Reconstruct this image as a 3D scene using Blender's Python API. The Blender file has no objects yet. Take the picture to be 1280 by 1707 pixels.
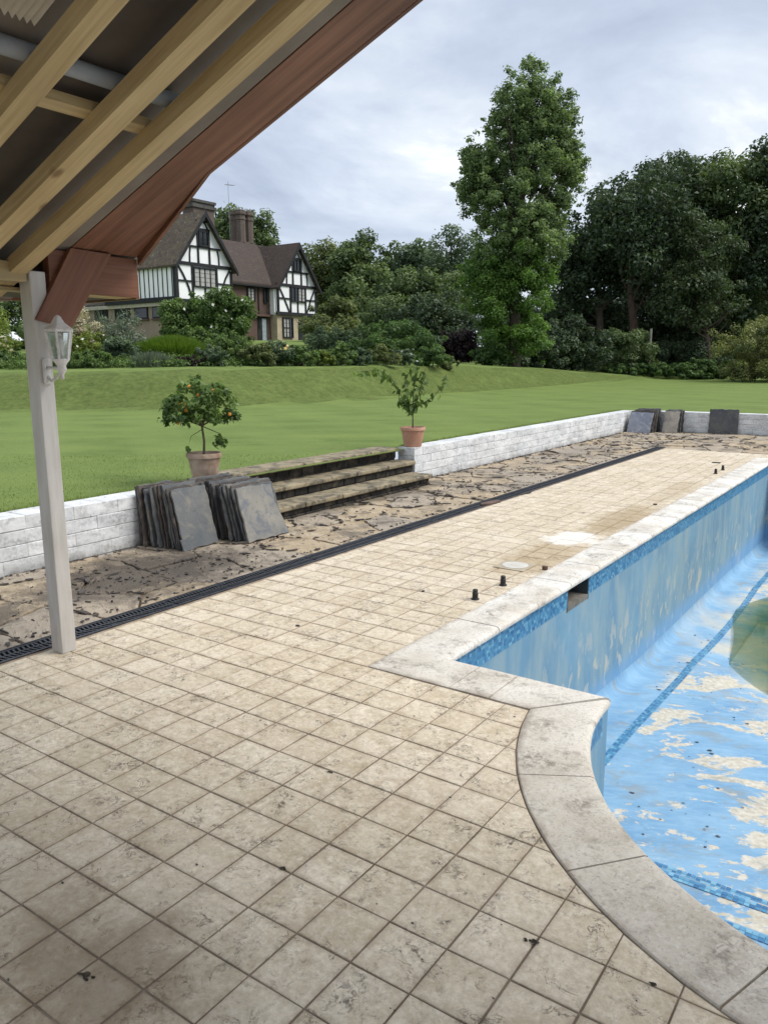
import bpy, bmesh, math, random
import numpy as np
from mathutils import Vector, Matrix

# ------------------------------------------------------------------ camera, sky, sun, exposure
SC = bpy.context.scene
COL = SC.collection
H = 1.68
FPX, PIT, ROLL, YAW = 1305.77, 0.19133654, -0.00522356, -0.61152684
_F = Vector((math.sin(YAW) * math.cos(PIT), math.cos(YAW) * math.cos(PIT), -math.sin(PIT)))
_R0 = Vector((math.cos(YAW), -math.sin(YAW), 0))
_U0 = _R0.cross(_F)
_R = math.cos(ROLL) * _R0 + math.sin(ROLL) * _U0
_U = -math.sin(ROLL) * _R0 + math.cos(ROLL) * _U0
FWD = Vector((math.sin(YAW), math.cos(YAW), 0))
LAT = Vector((math.cos(YAW), -math.sin(YAW), 0))

cam_data = bpy.data.cameras.new("camera")
cam_data.sensor_fit = 'VERTICAL'
cam_data.sensor_height = 36.0
cam_data.lens = FPX / 1707.0 * 36.0
cam_data.clip_start = 0.05
cam_data.clip_end = 1000.0
cam = bpy.data.objects.new("camera", cam_data)
COL.objects.link(cam)
m = Matrix((( _R.x, _U.x, -_F.x, 0), (_R.y, _U.y, -_F.y, 0), (_R.z, _U.z, -_F.z, H), (0, 0, 0, 1)))
cam.matrix_world = m
SC.camera = cam

SUN_EL, SUN_AZ = math.radians(52), math.radians(25)      # azimuth measured from +x towards +y
SKY_GAIN = 0.45
world = bpy.data.worlds.new("World")
SC.world = world
world.use_nodes = True
wn, wl = world.node_tree.nodes, world.node_tree.links
for n in list(wn): wn.remove(n)
w_out = wn.new('ShaderNodeOutputWorld')
w_bg1 = wn.new('ShaderNodeBackground'); w_bg1.inputs[1].default_value = 0.07
w_bg2 = wn.new('ShaderNodeBackground'); w_bg2.inputs[1].default_value = SKY_GAIN
w_sky = wn.new('ShaderNodeTexSky'); w_sky.sky_type = 'NISHITA'; w_sky.sun_disc = False
w_sky.sun_elevation = SUN_EL; w_sky.sun_rotation = math.pi / 2 - SUN_AZ
wl.new(w_sky.outputs[0], w_bg1.inputs[0])
w_tc = wn.new('ShaderNodeTexCoord')
w_sep = wn.new('ShaderNodeSeparateXYZ'); wl.new(w_tc.outputs['Generated'], w_sep.inputs[0])
w_zz = wn.new('ShaderNodeMath'); w_zz.operation = 'MAXIMUM'; w_zz.inputs[1].default_value = 0.0
wl.new(w_sep.outputs[2], w_zz.inputs[0])
w_za = wn.new('ShaderNodeMath'); w_za.operation = 'ADD'; w_za.inputs[1].default_value = 0.16
wl.new(w_zz.outputs[0], w_za.inputs[0])
w_dx = wn.new('ShaderNodeMath'); w_dx.operation = 'DIVIDE'; wl.new(w_sep.outputs[0], w_dx.inputs[0]); wl.new(w_za.outputs[0], w_dx.inputs[1])
w_dy = wn.new('ShaderNodeMath'); w_dy.operation = 'DIVIDE'; wl.new(w_sep.outputs[1], w_dy.inputs[0]); wl.new(w_za.outputs[0], w_dy.inputs[1])
w_cmb = wn.new('ShaderNodeCombineXYZ'); wl.new(w_dx.outputs[0], w_cmb.inputs[0]); wl.new(w_dy.outputs[0], w_cmb.inputs[1])
def wnoise(scale, detail, rough, dist, off):
    mp = wn.new('ShaderNodeMapping'); mp.inputs['Location'].default_value = off
    mp.inputs['Rotation'].default_value = (0, 0, 0.6); mp.inputs['Scale'].default_value = (1.0, 0.62, 1)
    wl.new(w_cmb.outputs[0], mp.inputs[0])
    t = wn.new('ShaderNodeTexNoise'); t.inputs['Scale'].default_value = scale; t.inputs['Detail'].default_value = detail
    t.inputs['Roughness'].default_value = rough; t.inputs['Distortion'].default_value = dist
    wl.new(mp.outputs[0], t.inputs[0]); return t
w_n1 = wnoise(1.05, 8, 0.56, 0.5, (3.1, 1.7, 0))
w_r1 = wn.new('ShaderNodeValToRGB')
w_r1.color_ramp.elements[0].position = 0.33; w_r1.color_ramp.elements[0].color = (0.51, 0.585, 0.735, 1)
w_r1.color_ramp.elements[1].position = 0.66; w_r1.color_ramp.elements[1].color = (1.35, 1.36, 1.36, 1)
e = w_r1.color_ramp.elements.new(0.47); e.color = (0.67, 0.755, 0.895, 1)
e = w_r1.color_ramp.elements.new(0.57); e.color = (0.86, 0.93, 1.02, 1)
wl.new(w_n1.outputs[0], w_r1.inputs[0])
w_n2 = wnoise(2.3, 6, 0.6, 0.5, (7.7, 4.2, 0))
w_r2 = wn.new('ShaderNodeValToRGB')
w_r2.color_ramp.elements[0].position = 0.35; w_r2.color_ramp.elements[0].color = (0.90, 0.91, 0.93, 1)
w_r2.color_ramp.elements[1].position = 0.70; w_r2.color_ramp.elements[1].color = (1.10, 1.09, 1.08, 1)
wl.new(w_n2.outputs[0], w_r2.inputs[0])
w_mul = wn.new('ShaderNodeMix'); w_mul.data_type = 'RGBA'; w_mul.blend_type = 'MULTIPLY'; w_mul.inputs[0].default_value = 1.0
wl.new(w_r1.outputs[0], w_mul.inputs[6]); wl.new(w_r2.outputs[0], w_mul.inputs[7])
wl.new(w_mul.outputs[2], w_bg2.inputs[0])
w_mix = wn.new('ShaderNodeMixShader'); w_mix.inputs[0].default_value = 0.94
wl.new(w_bg1.outputs[0], w_mix.inputs[1]); wl.new(w_bg2.outputs[0], w_mix.inputs[2]); wl.new(w_mix.outputs[0], w_out.inputs[0])

sun_d = bpy.data.lights.new("sun", 'SUN'); sun_d.energy = 1.5; sun_d.angle = math.radians(35); sun_d.color = (1.0, 0.965, 0.91)
sun = bpy.data.objects.new("sun", sun_d); COL.objects.link(sun)
sdir = Vector((math.cos(SUN_EL) * math.cos(SUN_AZ), math.cos(SUN_EL) * math.sin(SUN_AZ), math.sin(SUN_EL)))
sun.rotation_euler = (-sdir).to_track_quat('-Z', 'Y').to_euler()
sun.location = sdir * 40

SC.view_settings.view_transform = 'Standard'
SC.view_settings.look = 'None'
SC.view_settings.gamma = 1.0
SC.view_settings.use_curve_mapping = False
SC.view_settings.exposure = 1.15
SC.cycles.max_bounces = 6
SC.cycles.transparent_max_bounces = 8

# ------------------------------------------------------------------ helpers
rng = np.random.default_rng(7)
RND = random.Random(11)

def tag(o, label=None, cat=None, group=None, kind=None):
    if label: o['label'] = label
    if cat: o['category'] = cat
    if group: o['group'] = group
    if kind: o['kind'] = kind
    return o

def empty(name, loc=(0, 0, 0), parent=None):
    o = bpy.data.objects.new(name, None); COL.objects.link(o); o.location = loc; o.empty_display_size = 0.1
    if parent: o.parent = parent
    return o

def link(name, me, mat, parent=None, loc=None, rot=None, smooth=False):
    o = bpy.data.objects.new(name, me); COL.objects.link(o)
    if mat is not None and len(me.materials) == 0: me.materials.append(mat)
    if parent is not None: o.parent = parent
    if loc is not None: o.location = loc
    if rot is not None: o.rotation_euler = rot
    if smooth: me.shade_smooth()
    return o

def wparent(parent):
    """offset that turns world coordinates into the parent's local ones (parents are never rotated)"""
    v = Vector((0, 0, 0)); p = parent
    while p is not None:
        v += p.location; p = p.parent
    return v

class MB:
    """collects shapes given in world coordinates, builds ONE mesh object whose origin is their centre"""
    def __init__(s): s.v = []; s.f = []
    def add(s, vs, fs):
        b = len(s.v); s.v += [tuple(v) for v in vs]; s.f += [tuple(b + i for i in f) for f in fs]; return s
    def box(s, x0, x1, y0, y1, z0, z1):
        return s.add([(x0,y0,z0),(x1,y0,z0),(x1,y1,z0),(x0,y1,z0),(x0,y0,z1),(x1,y0,z1),(x1,y1,z1),(x0,y1,z1)],
                     [(0,3,2,1),(4,5,6,7),(0,1,5,4),(1,2,6,5),(2,3,7,6),(3,0,4,7)])
    def bar(s, a, b, w, h, up=(0, 0, 1)):
        a, b = Vector(a), Vector(b); d = (b - a).normalized(); u = Vector(up)
        sx = d.cross(u)
        if sx.length < 1e-5: sx = d.cross(Vector((1, 0, 0)))
        sx.normalize(); uu = sx.cross(d)
        vs = []
        for p in (a, b):
            for i, j in ((-1,-1),(1,-1),(1,1),(-1,1)): vs.append(p + sx * (w/2*i) + uu * (h/2*j))
        return s.add(vs, [(0,1,2,3),(7,6,5,4),(0,4,5,1),(1,5,6,2),(2,6,7,3),(3,7,4,0)])
    def prism(s, poly, axis, a0, a1):
        """poly: 2-D outline; axis 'x': (y,z), 'y': (x,z), 'z': (x,y); extruded between a0 and a1"""
        def P(p, a):
            return {'x': (a, p[0], p[1]), 'y': (p[0], a, p[1]), 'z': (p[0], p[1], a)}[axis]
        n = len(poly)
        vs = [P(p, a0) for p in poly] + [P(p, a1) for p in poly]
        fs = [tuple(range(n)), tuple(range(2*n-1, n-1, -1))] + [(i, (i+1)%n, n+(i+1)%n, n+i) for i in range(n)]
        return s.add(vs, fs)
    def tube(s, pts, rad, n=8, cap=True):
        pts = [Vector(p) for p in pts]; b = len(s.v); rings = []
        for i, p in enumerate(pts):
            d = (pts[min(i+1, len(pts)-1)] - pts[max(i-1, 0)]).normalized()
            ref = Vector((0, 0, 1)) if abs(d.z) < 0.9 else Vector((1, 0, 0))
            sx = d.cross(ref).normalized(); sy = d.cross(sx)
            r = rad[i] if hasattr(rad, '__len__') else rad
            rings.append([tuple(p + sx * (r*math.cos(2*math.pi*k/n)) + sy * (r*math.sin(2*math.pi*k/n))) for k in range(n)])
        for rg in rings: s.v += rg
        for i in range(len(pts)-1):
            for k in range(n):
                s.f.append((b+i*n+k, b+i*n+(k+1)%n, b+(i+1)*n+(k+1)%n, b+(i+1)*n+k))
        if cap:
            s.f.append(tuple(b+k for k in range(n))); s.f.append(tuple(b+(len(pts)-1)*n+k for k in range(n-1, -1, -1)))
        return s
    def lathe(s, c, prof, n=24):
        b = len(s.v); cx, cy, cz = c
        for r, z in prof:
            for k in range(n):
                a = 2*math.pi*k/n; s.v.append((cx + r*math.cos(a), cy + r*math.sin(a), cz + z))
        for i in range(len(prof)-1):
            for k in range(n): s.f.append((b+i*n+k, b+i*n+(k+1)%n, b+(i+1)*n+(k+1)%n, b+(i+1)*n+k))
        s.f.append(tuple(b+k for k in range(n-1, -1, -1))); s.f.append(tuple(b+(len(prof)-1)*n+k for k in range(n)))
        return s
    def build(s, name, mat, parent=None, bevel=0.0, smooth=False, seg=2, recalc=True, origin=None):
        a = np.array(s.v); c = Vector((a.min(0) + a.max(0)) / 2) if origin is None else Vector(origin)
        me = bpy.data.meshes.new(name)
        me.from_pydata([tuple(Vector(v) - c) for v in s.v], [], s.f)
        if bevel > 0 or recalc:
            bm = bmesh.new(); bm.from_mesh(me)
            if recalc: bmesh.ops.recalc_face_normals(bm, faces=bm.faces)
            if bevel > 0:
                bmesh.ops.bevel(bm, geom=bm.edges[:], offset=bevel, segments=seg, affect='EDGES', profile=0.5, clamp_overlap=True)
            bm.to_mesh(me); bm.free()
        return link(name, me, mat, parent, c - wparent(parent), smooth=smooth)

def np_mesh(name, verts, quads, attrs=None):
    """quick mesh from numpy arrays (n,3) and (m,4) or (m,3)"""
    me = bpy.data.meshes.new(name)
    nv, nf, k = len(verts), len(quads), quads.shape[1]
    me.vertices.add(nv); me.vertices.foreach_set('co', verts.astype(np.float32).ravel())
    me.loops.add(nf*k); me.loops.foreach_set('vertex_index', quads.astype(np.int32).ravel())
    me.polygons.add(nf)
    me.polygons.foreach_set('loop_start', np.arange(0, nf*k, k, dtype=np.int32))
    me.polygons.foreach_set('loop_total', np.full(nf, k, dtype=np.int32))
    for nm, arr in (attrs or {}).items():
        at = me.attributes.new(nm, 'FLOAT', 'POINT'); at.data.foreach_set('value', arr.astype(np.float32))
    me.update(); me.validate()
    return me

# ------------------------------------------------------------------ materials
def lin(r, g, b):
    f = lambda c: ((c/255+0.055)/1.055)**2.4 if c/255 > 0.04045 else c/255/12.92
    return (f(r), f(g), f(b))

class NT:
    def __init__(s, name):
        s.m = bpy.data.materials.new(name); s.m.use_nodes = True
        s.n, s.l = s.m.node_tree.nodes, s.m.node_tree.links
        s.b = s.n['Principled BSDF']
    def new(s, t, **kw):
        n = s.n.new('ShaderNode' + t)
        for k, v in kw.items(): setattr(n, k, v)
        return n
    def pos(s, scale=(1, 1, 1), rot=(0, 0, 0), src='world', loc=(0, 0, 0)):
        if src == 'world': o = s.new('NewGeometry').outputs['Position']
        else: o = s.new('TexCoord').outputs['Object']
        if any(rot):
            m0 = s.new('Mapping'); m0.inputs['Rotation'].default_value = rot; s.l.new(o, m0.inputs[0]); o = m0.outputs[0]
        mp = s.new('Mapping'); mp.inputs['Scale'].default_value = scale; mp.inputs['Location'].default_value = loc
        s.l.new(o, mp.inputs[0]); return mp.outputs[0]
    def noise(s, vec, scale, detail=5, rough=0.55, dist=0.0):
        t = s.new('TexNoise'); t.inputs['Scale'].default_value = scale; t.inputs['Detail'].default_value = detail
        t.inputs['Roughness'].default_value = rough; t.inputs['Distortion'].default_value = dist
        s.l.new(vec, t.inputs[0]); return t.outputs[0]
    def voro(s, vec, scale, feature='DISTANCE_TO_EDGE'):
        t = s.new('TexVoronoi'); t.feature = feature; t.inputs['Scale'].default_value = scale
        s.l.new(vec, t.inputs[0]); return t.outputs[0]
    def ramp(s, fac, lo, hi, a=0.0, b=1.0):
        t = s.new('MapRange'); t.inputs[1].default_value = lo; t.inputs[2].default_value = hi
        t.inputs[3].default_value = a; t.inputs[4].default_value = b; t.clamp = True
        s.l.new(fac, t.inputs[0]); return t.outputs[0]
    def math(s, op, a, b):
        t = s.new('Math'); t.operation = op
        for i, v in enumerate((a, b)):
            if isinstance(v, (int, float)): t.inputs[i].default_value = v
            else: s.l.new(v, t.inputs[i])
        return t.outputs[0]
    def mix(s, fac, a, b, mode='MIX'):
        t = s.new('Mix'); t.data_type = 'RGBA'; t.blend_type = mode
        if isinstance(fac, (int, float)): t.inputs[0].default_value = fac
        else: s.l.new(fac, t.inputs[0])
        for i, v in ((6, a), (7, b)):
            if isinstance(v, tuple): t.inputs[i].default_value = (*v[:3], 1)
            else: s.l.new(v, t.inputs[i])
        return t.outputs[2]
    def attr(s, name):
        t = s.new('Attribute'); t.attribute_name = name; return t.outputs['Fac']
    def objrand(s): return s.new('ObjectInfo').outputs['Random']
    def bump(s, h, strength=0.3, dist=0.01):
        t = s.new('Bump'); t.inputs['Strength'].default_value = strength; t.inputs['Distance'].default_value = dist
        s.l.new(h, t.inputs['Height']); s.l.new(t.outputs[0], s.b.inputs['Normal']); return t
    def color(s, c):
        if isinstance(c, tuple): s.b.inputs['Base Color'].default_value = (*c[:3], 1)
        else: s.l.new(c, s.b.inputs['Base Color'])
    def rough(s, v):
        if isinstance(v, (int, float)): s.b.inputs['Roughness'].default_value = v
        else: s.l.new(v, s.b.inputs['Roughness'])

def simple(name, c1, c2, scale=8.0, rough=0.7, bump=0.15, bscale=None, src='world', stretch=(1, 1, 1), rot=(0, 0, 0), lo=0.35, hi=0.65, orand=0.0, bdist=0.01, spec=0.4):
    t = NT(name); v = t.pos(stretch, rot, src)
    n = t.noise(v, scale, 6, 0.6)
    c = t.mix(t.ramp(n, lo, hi), c1, c2)
    if orand: c = t.mix(1.0, c, t.mix(t.objrand(), (1-orand,)*3, (1+orand,)*3), 'MULTIPLY')
    t.color(c); t.rough(rough); t.b.inputs['Specular IOR Level'].default_value = spec
    if bump: t.bump(t.noise(v, bscale or scale*4, 5, 0.6), bump, bdist)
    return t.m

# leaves: tone attribute picks between two greens, light passes through the blade
def leaf_mat(name, dark, light, trans=0.3, rough=0.55):
    t = NT(name)
    c = t.mix(t.attr('tone'), dark, light)
    t.color(c); t.rough(rough); t.b.inputs['Specular IOR Level'].default_value = 0.35
    tr = t.new('BsdfTranslucent'); t.l.new(t.mix(1.0, c, (1.25, 1.35, 0.7), 'MULTIPLY'), tr.inputs[0])
    mx = t.new('MixShader'); mx.inputs[0].default_value = trans
    t.l.new(t.b.outputs[0], mx.inputs[1]); t.l.new(tr.outputs[0], mx.inputs[2])
    t.l.new(mx.outputs[0], t.n['Material Output'].inputs[0])
    return t.m

def tile_material(name, stuff=False):
    t = NT(name); p = t.pos()
    r = t.attr('rnd') if stuff else t.objrand()
    big = t.noise(p, 1.3, 4, 0.55)
    mid = t.noise(p, 11.0, 8, 0.68, 0.5)
    fine = t.noise(p, 45.0, 5, 0.7)
    c = t.mix(t.ramp(mid, 0.34, 0.64), (0.54, 0.445, 0.31), (0.80, 0.71, 0.565))
    c = t.mix(t.ramp(big, 0.42, 0.68, 0, 0.55), c, (0.80, 0.715, 0.58))
    c = t.mix(t.ramp(r, 0, 1, 0, 1.0), c, t.mix(1.0, c, (0.87, 0.85, 0.81), 'MULTIPLY'))
    # brown dirt washed into the edges of each tile
    ed = t.math('MULTIPLY', t.attr('edge'), t.ramp(t.noise(p, 4.0, 4, 0.6), 0.36, 0.62))
    c = t.mix(t.math('MULTIPLY', ed, 0.55), c, (0.30, 0.22, 0.145))
    # dark lichen / rubbed-in dirt patches with veined texture
    patch = t.ramp(t.noise(p, 5.5, 5, 0.65, 0.6), 0.53, 0.64)
    veins = t.ramp(t.noise(t.pos(loc=(5, 2, 0)), 38.0, 5, 0.75, 1.2), 0.48, 0.60)
    c = t.mix(t.math('MULTIPLY', t.math('MULTIPLY', patch, veins), 0.95), c, (0.075, 0.062, 0.052))
    sq = t.ramp(t.voro(t.pos(loc=(1, 3, 0)), 16.0), 0.0, 0.022, 1, 0)
    sqm = t.ramp(t.noise(p, 11.0, 3, 0.6), 0.60, 0.70)
    c = t.mix(t.math('MULTIPLY', t.math('MULTIPLY', sq, sqm), 0.6), c, (0.15, 0.12, 0.09))
    ln1 = t.math('ABSOLUTE', t.math('SUBTRACT', t.noise(t.pos(loc=(2, 7, 0)), 9.0, 6, 0.62, 0.8), 0.5), 0)
    lm1 = t.ramp(t.noise(t.pos(loc=(8, 1, 0)), 7.0, 4, 0.6), 0.50, 0.60)
    c = t.mix(t.math('MULTIPLY', t.math('MULTIPLY', t.ramp(ln1, 0.003, 0.014, 1, 0), lm1), 0.9), c, (0.12, 0.095, 0.07))
    blot = t.math('MULTIPLY', t.ramp(t.noise(t.pos(loc=(4, 4, 0)), 26.0, 6, 0.7, 0.6), 0.54, 0.66), t.ramp(t.noise(t.pos(loc=(1, 6, 0)), 3.5, 4, 0.6), 0.42, 0.62))
    c = t.mix(t.math('MULTIPLY', blot, 0.75), c, (0.22, 0.17, 0.115))
    spk = t.ramp(t.noise(p, 120.0, 2, 0.5), 0.68, 0.74)
    c = t.mix(t.math('MULTIPLY', spk, 0.5), c, (0.16, 0.12, 0.09))
    c = t.mix(t.ramp(fine, 0.40, 0.66, 0, 0.5), c, (0.40, 0.325, 0.235))
    c = t.mix(t.ramp(t.noise(t.pos(loc=(3, 9, 0)), 28.0, 7, 0.75, 0.3), 0.50, 0.66, 0, 0.45), c, (0.82, 0.745, 0.62))
    # rust-ochre water stain and lime patch beside the pool edge
    gx = t.new('NewGeometry').outputs['Position']
    def spot(cx, cy, sx, sy, lo, hi):
        mp = t.new('Mapping'); mp.inputs['Location'].default_value = (-cx/sx, -cy/sy, 0); mp.inputs['Scale'].default_value = (1/sx, 1/sy, 1)
        t.l.new(gx, mp.inputs[0])
        ln = t.new('VectorMath'); ln.operation = 'LENGTH'; t.l.new(mp.outputs[0], ln.inputs[0])
        return t.ramp(t.math('ADD', ln.outputs['Value'], t.math('MULTIPLY', t.math('SUBTRACT', t.noise(p, 6.0, 5, 0.7), 0.5), 1.5)), lo, hi, 1, 0)
    c = t.mix(t.math('MULTIPLY', spot(-2.66, 6.2, 0.28, 0.75, 0.7, 1.2), 0.5), c, (0.33, 0.23, 0.11))
    c = t.mix(t.math('MULTIPLY', spot(-2.62, 8.2, 0.25, 1.0, 0.6, 1.2), 0.62), c, (0.30, 0.21, 0.10))
    c = t.mix(t.math('MULTIPLY', spot(-2.66, 10.4, 0.2, 1.0, 0.6, 1.2), 0.35), c, (0.30, 0.21, 0.10))
    c = t.mix(t.math('MULTIPLY', spot(-2.72, 7.0, 0.34, 0.40, 0.6, 0.85), 0.85), c, (0.78, 0.75, 0.68))
    c = t.mix(t.math('MULTIPLY', spot(-1.72, 1.08, 0.42, 0.34, 0.35, 1.25), 0.6), c, (0.17, 0.115, 0.06))
    c = t.mix(t.math('MULTIPLY', spot(-2.3, 1.15, 0.7, 0.45, 0.4, 1.3), 0.3), c, (0.20, 0.14, 0.08))
    t.color(c); t.rough(0.8); t.b.inputs['Specular IOR Level'].default_value = 0.25
    t.bump(t.math('ADD', t.math('MULTIPLY', mid, 1.3), t.math('MULTIPLY', fine, 0.35)), 0.6, 0.014)
    return t.m

def wood_material(name, c1, c2, axis_rot=(0, 0, 0), stretch=(0.6, 14, 14), rough=0.65, knots=None, scale=2.6, spec=0.3):
    t = NT(name); v = t.pos(stretch, axis_rot)
    n = t.noise(v, scale, 6, 0.65, 0.6)
    c = t.mix(t.ramp(n, 0.32, 0.68), c1, c2)
    big = t.noise(t.pos(), 1.6, 3, 0.5)
    c = t.mix(t.ramp(big, 0.35, 0.7, 0, 0.4), c, tuple(x*0.62 for x in c1))
    if knots:
        k = t.ramp(t.math('ADD', t.voro(t.pos((.7, 1.4, 1.0)), 3.3, 'F1'), t.math('MULTIPLY', n, .06)), 0.085, 0.15, 1, 0)
        c = t.mix(t.math('MULTIPLY', k, 0.8), c, knots)
    c = t.mix(1.0, c, t.mix(t.objrand(), (0.88, 0.88, 0.88), (1.08, 1.08, 1.08)), 'MULTIPLY')
    t.color(c); t.rough(rough); t.b.inputs['Specular IOR Level'].default_value = spec
    t.bump(n, 0.12, 0.006)
    return t.m

PITCH = math.atan(0.39)
MAT = {}
MAT['tile'] = tile_material('deck_tile')
MAT['tile_far'] = tile_material('deck_tile_far', True)
MAT['grout'] = simple('grout', (0.12, 0.088, 0.062), (0.27, 0.215, 0.16), 5, 0.9, 0.3)

def coping_material():
    t = NT('coping_stone'); p = t.pos()
    a = t.noise(p, 3.2, 5, 0.6); b = t.noise(p, 22.0, 6, 0.7)
    c = t.mix(t.ramp(a, 0.35, 0.65), (0.49, 0.435, 0.35), (0.69, 0.635, 0.545))
    c = t.mix(t.ramp(b, 0.35, 0.75, 0, 0.5), c, (0.66, 0.625, 0.56))
    # chalky bleaching of the long straight run, darker weathering round the curved end
    y = t.new('SeparateXYZ'); t.l.new(t.new('NewGeometry').outputs['Position'], y.inputs[0])
    bl = t.math('MULTIPLY', t.ramp(y.outputs[1], 2.6, 4.6), t.ramp(t.noise(p, 2.1, 5, 0.65), 0.36, 0.58))
    c = t.mix(t.math('MULTIPLY', bl, 0.85), c, (0.80, 0.775, 0.72))
    dk = t.math('MULTIPLY', t.ramp(y.outputs[1], 3.4, 2.8), 0.3)
    c = t.mix(dk, c, t.mix(1.0, c, (0.72, 0.71, 0.69), 'MULTIPLY'))
    c = t.mix(t.ramp(t.noise(p, 55.0, 4, 0.7), 0.50, 0.68, 0, 0.45), c, (0.70, 0.68, 0.64))
    c = t.mix(t.ramp(t.noise(p, 70.0, 4, 0.7), 0.52, 0.68, 0, 0.5), c, (0.27, 0.245, 0.21))
    pits = t.ramp(t.noise(p, 95.0, 3, 0.6), 0.30, 0.40, 1, 0)
    c = t.mix(t.math('MULTIPLY', pits, 0.45), c, (0.16, 0.14, 0.12))
    dirt = t.math('MULTIPLY', t.ramp(t.noise(p, 4.5, 5, 0.7, 0.5), 0.50, 0.68), t.ramp(t.noise(p, 30, 4, 0.7, 0.8), 0.40, 0.58))
    c = t.mix(t.math('MULTIPLY', dirt, 0.75), c, (0.13, 0.105, 0.08))
    ed = t.math('MULTIPLY', t.attr('edge'), t.ramp(t.noise(p, 6.0, 4, 0.6), 0.35, 0.6))
    c = t.mix(t.math('MULTIPLY', ed, 0.55), c, (0.24, 0.18, 0.125))
    t.color(c); t.rough(0.7); t.b.inputs['Specular IOR Level'].default_value = 0.3
    t.bump(t.math('ADD', b, t.math('MULTIPLY', pits, -0.6)), 0.3, 0.008)
    return t.m
MAT['coping'] = coping_material()

def pool_paint(name, floor):
    t = NT(name); p = t.pos()
    if floor:
        v = t.pos((0.95, 1.7, 1), (0, 0, -0.45))
        c = t.mix(t.ramp(t.noise(v, 1.7, 5, 0.6), 0.3, 0.7), (0.155, 0.315, 0.50), (0.265, 0.445, 0.61))
        rip = t.noise(t.pos((1.3, 3.6, 1), (0, 0, -0.45)), 6.0, 6, 0.68, 0.6)
        c = t.mix(t.ramp(rip, 0.46, 0.66, 0, 0.35), c, (0.36, 0.54, 0.68))
        c = t.mix(t.ramp(rip, 0.28, 0.44, 0.3, 0), c, (0.17, 0.27, 0.42))
        pe = t.ramp(t.noise(v, 0.95, 8, 0.66, 0.35), 0.535, 0.552)
        pe2 = t.ramp(t.noise(t.pos((1, 1.6, 1), (0, 0, -0.45), loc=(3, 1, 0)), 3.4, 7, 0.66, 0.3), 0.605, 0.622)
        sx_ = t.new('SeparateXYZ'); t.l.new(t.new('NewGeometry').outputs['Position'], sx_.inputs[0])
        pe = t.math('MULTIPLY', t.math('MAXIMUM', pe, pe2), t.ramp(sx_.outputs[0], -2.0, -1.72))
        c = t.mix(t.math('MULTIPLY', pe, 0.93), c, t.mix(t.ramp(t.noise(p, 25, 4), 0.35, 0.65), (0.50, 0.44, 0.33), (0.68, 0.63, 0.53)))
        gr = t.ramp(t.noise(t.pos((1, 1.8, 1), (0, 0, -.45), loc=(9, 2, 0)), 2.2, 8, 0.72, 0.6), 0.54, 0.64)
        c = t.mix(t.math('MULTIPLY', gr, 0.6), c, (0.27, 0.29, 0.28))
        # pale sediment around the standing water
        gx = t.new('NewGeometry').outputs['Position']
        mp = t.new('Mapping'); mp.inputs['Location'].default_value = (-0.30/1.9, -9.7/2.3, 0); mp.inputs['Scale'].default_value = (1/1.9, 1/2.3, 0)
        t.l.new(gx, mp.inputs[0]); ln = t.new('VectorMath'); ln.operation = 'LENGTH'; t.l.new(mp.outputs[0], ln.inputs[0])
        rr = t.math('ADD', ln.outputs['Value'], t.math('MULTIPLY', t.math('SUBTRACT', t.noise(p, 3.0, 5, 0.7), 0.5), 0.5))
        ring = t.math('MULTIPLY', t.ramp(rr, 1.42, 1.15), t.ramp(t.noise(p, 1.5, 4, 0.6), 0.4, 0.6))
        c = t.mix(t.math('MULTIPLY', ring, 0.7), c, (0.63, 0.57, 0.43))
    else:
        c = t.mix(t.ramp(t.noise(p, 1.2, 5, 0.6), 0.3, 0.7), (0.135, 0.262, 0.375), (0.205, 0.36, 0.465))
        st = t.noise(t.pos((2.2, 2.2, 0.6)), 2.0, 7, 0.66, 0.3)
        c = t.mix(t.ramp(st, 0.42, 0.64, 0, 0.8), c, (0.30, 0.39, 0.41))
        z = t.new('SeparateXYZ'); t.l.new(t.new('NewGeometry').outputs['Position'], z.inputs[0])
        low = t.ramp(z.outputs[2], -0.30, -0.95)
        pe = t.math('MULTIPLY', t.ramp(t.noise(t.pos((2.6, 2.6, 1.5), loc=(4, 1, 2)), 2.6, 6, 0.62, 0.3), 0.555, 0.61), low)
        c = t.mix(t.math('MULTIPLY', pe, 0.75), c, (0.50, 0.49, 0.42))
        c = t.mix(t.math('MULTIPLY', t.ramp(z.outputs[2], -1.02, -1.18), 0.6), c, (0.17, 0.36, 0.62))
    t.color(c); t.rough(0.8); t.b.inputs['Specular IOR Level'].default_value = 0.2
    t.bump(t.noise(p, 20, 5, 0.6), 0.15, 0.006)
    return t.m
MAT['pool_wall'] = pool_paint('pool_wall_paint', False)
MAT['pool_floor'] = pool_paint('pool_floor_paint', True)

def mosaic():
    t = NT('mosaic'); r = t.attr('rnd')
    c = t.mix(t.ramp(r, 0.0, 0.55), (0.030, 0.14, 0.32), (0.075, 0.27, 0.47))
    c = t.mix(t.ramp(r, 0.6, 1.0), c, (0.20, 0.44, 0.60))
    t.color(c); t.rough(0.4); return t.m
MAT['mosaic'] = mosaic()
MAT['skimmer_dark'] = simple('skimmer_throat', (0.03, 0.05, 0.06), (0.10, 0.12, 0.12), 9, 0.8)
MAT['skimmer_sill'] = simple('skimmer_sill', (0.12, 0.115, 0.10), (0.22, 0.20, 0.17), 12, 0.8)

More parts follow.
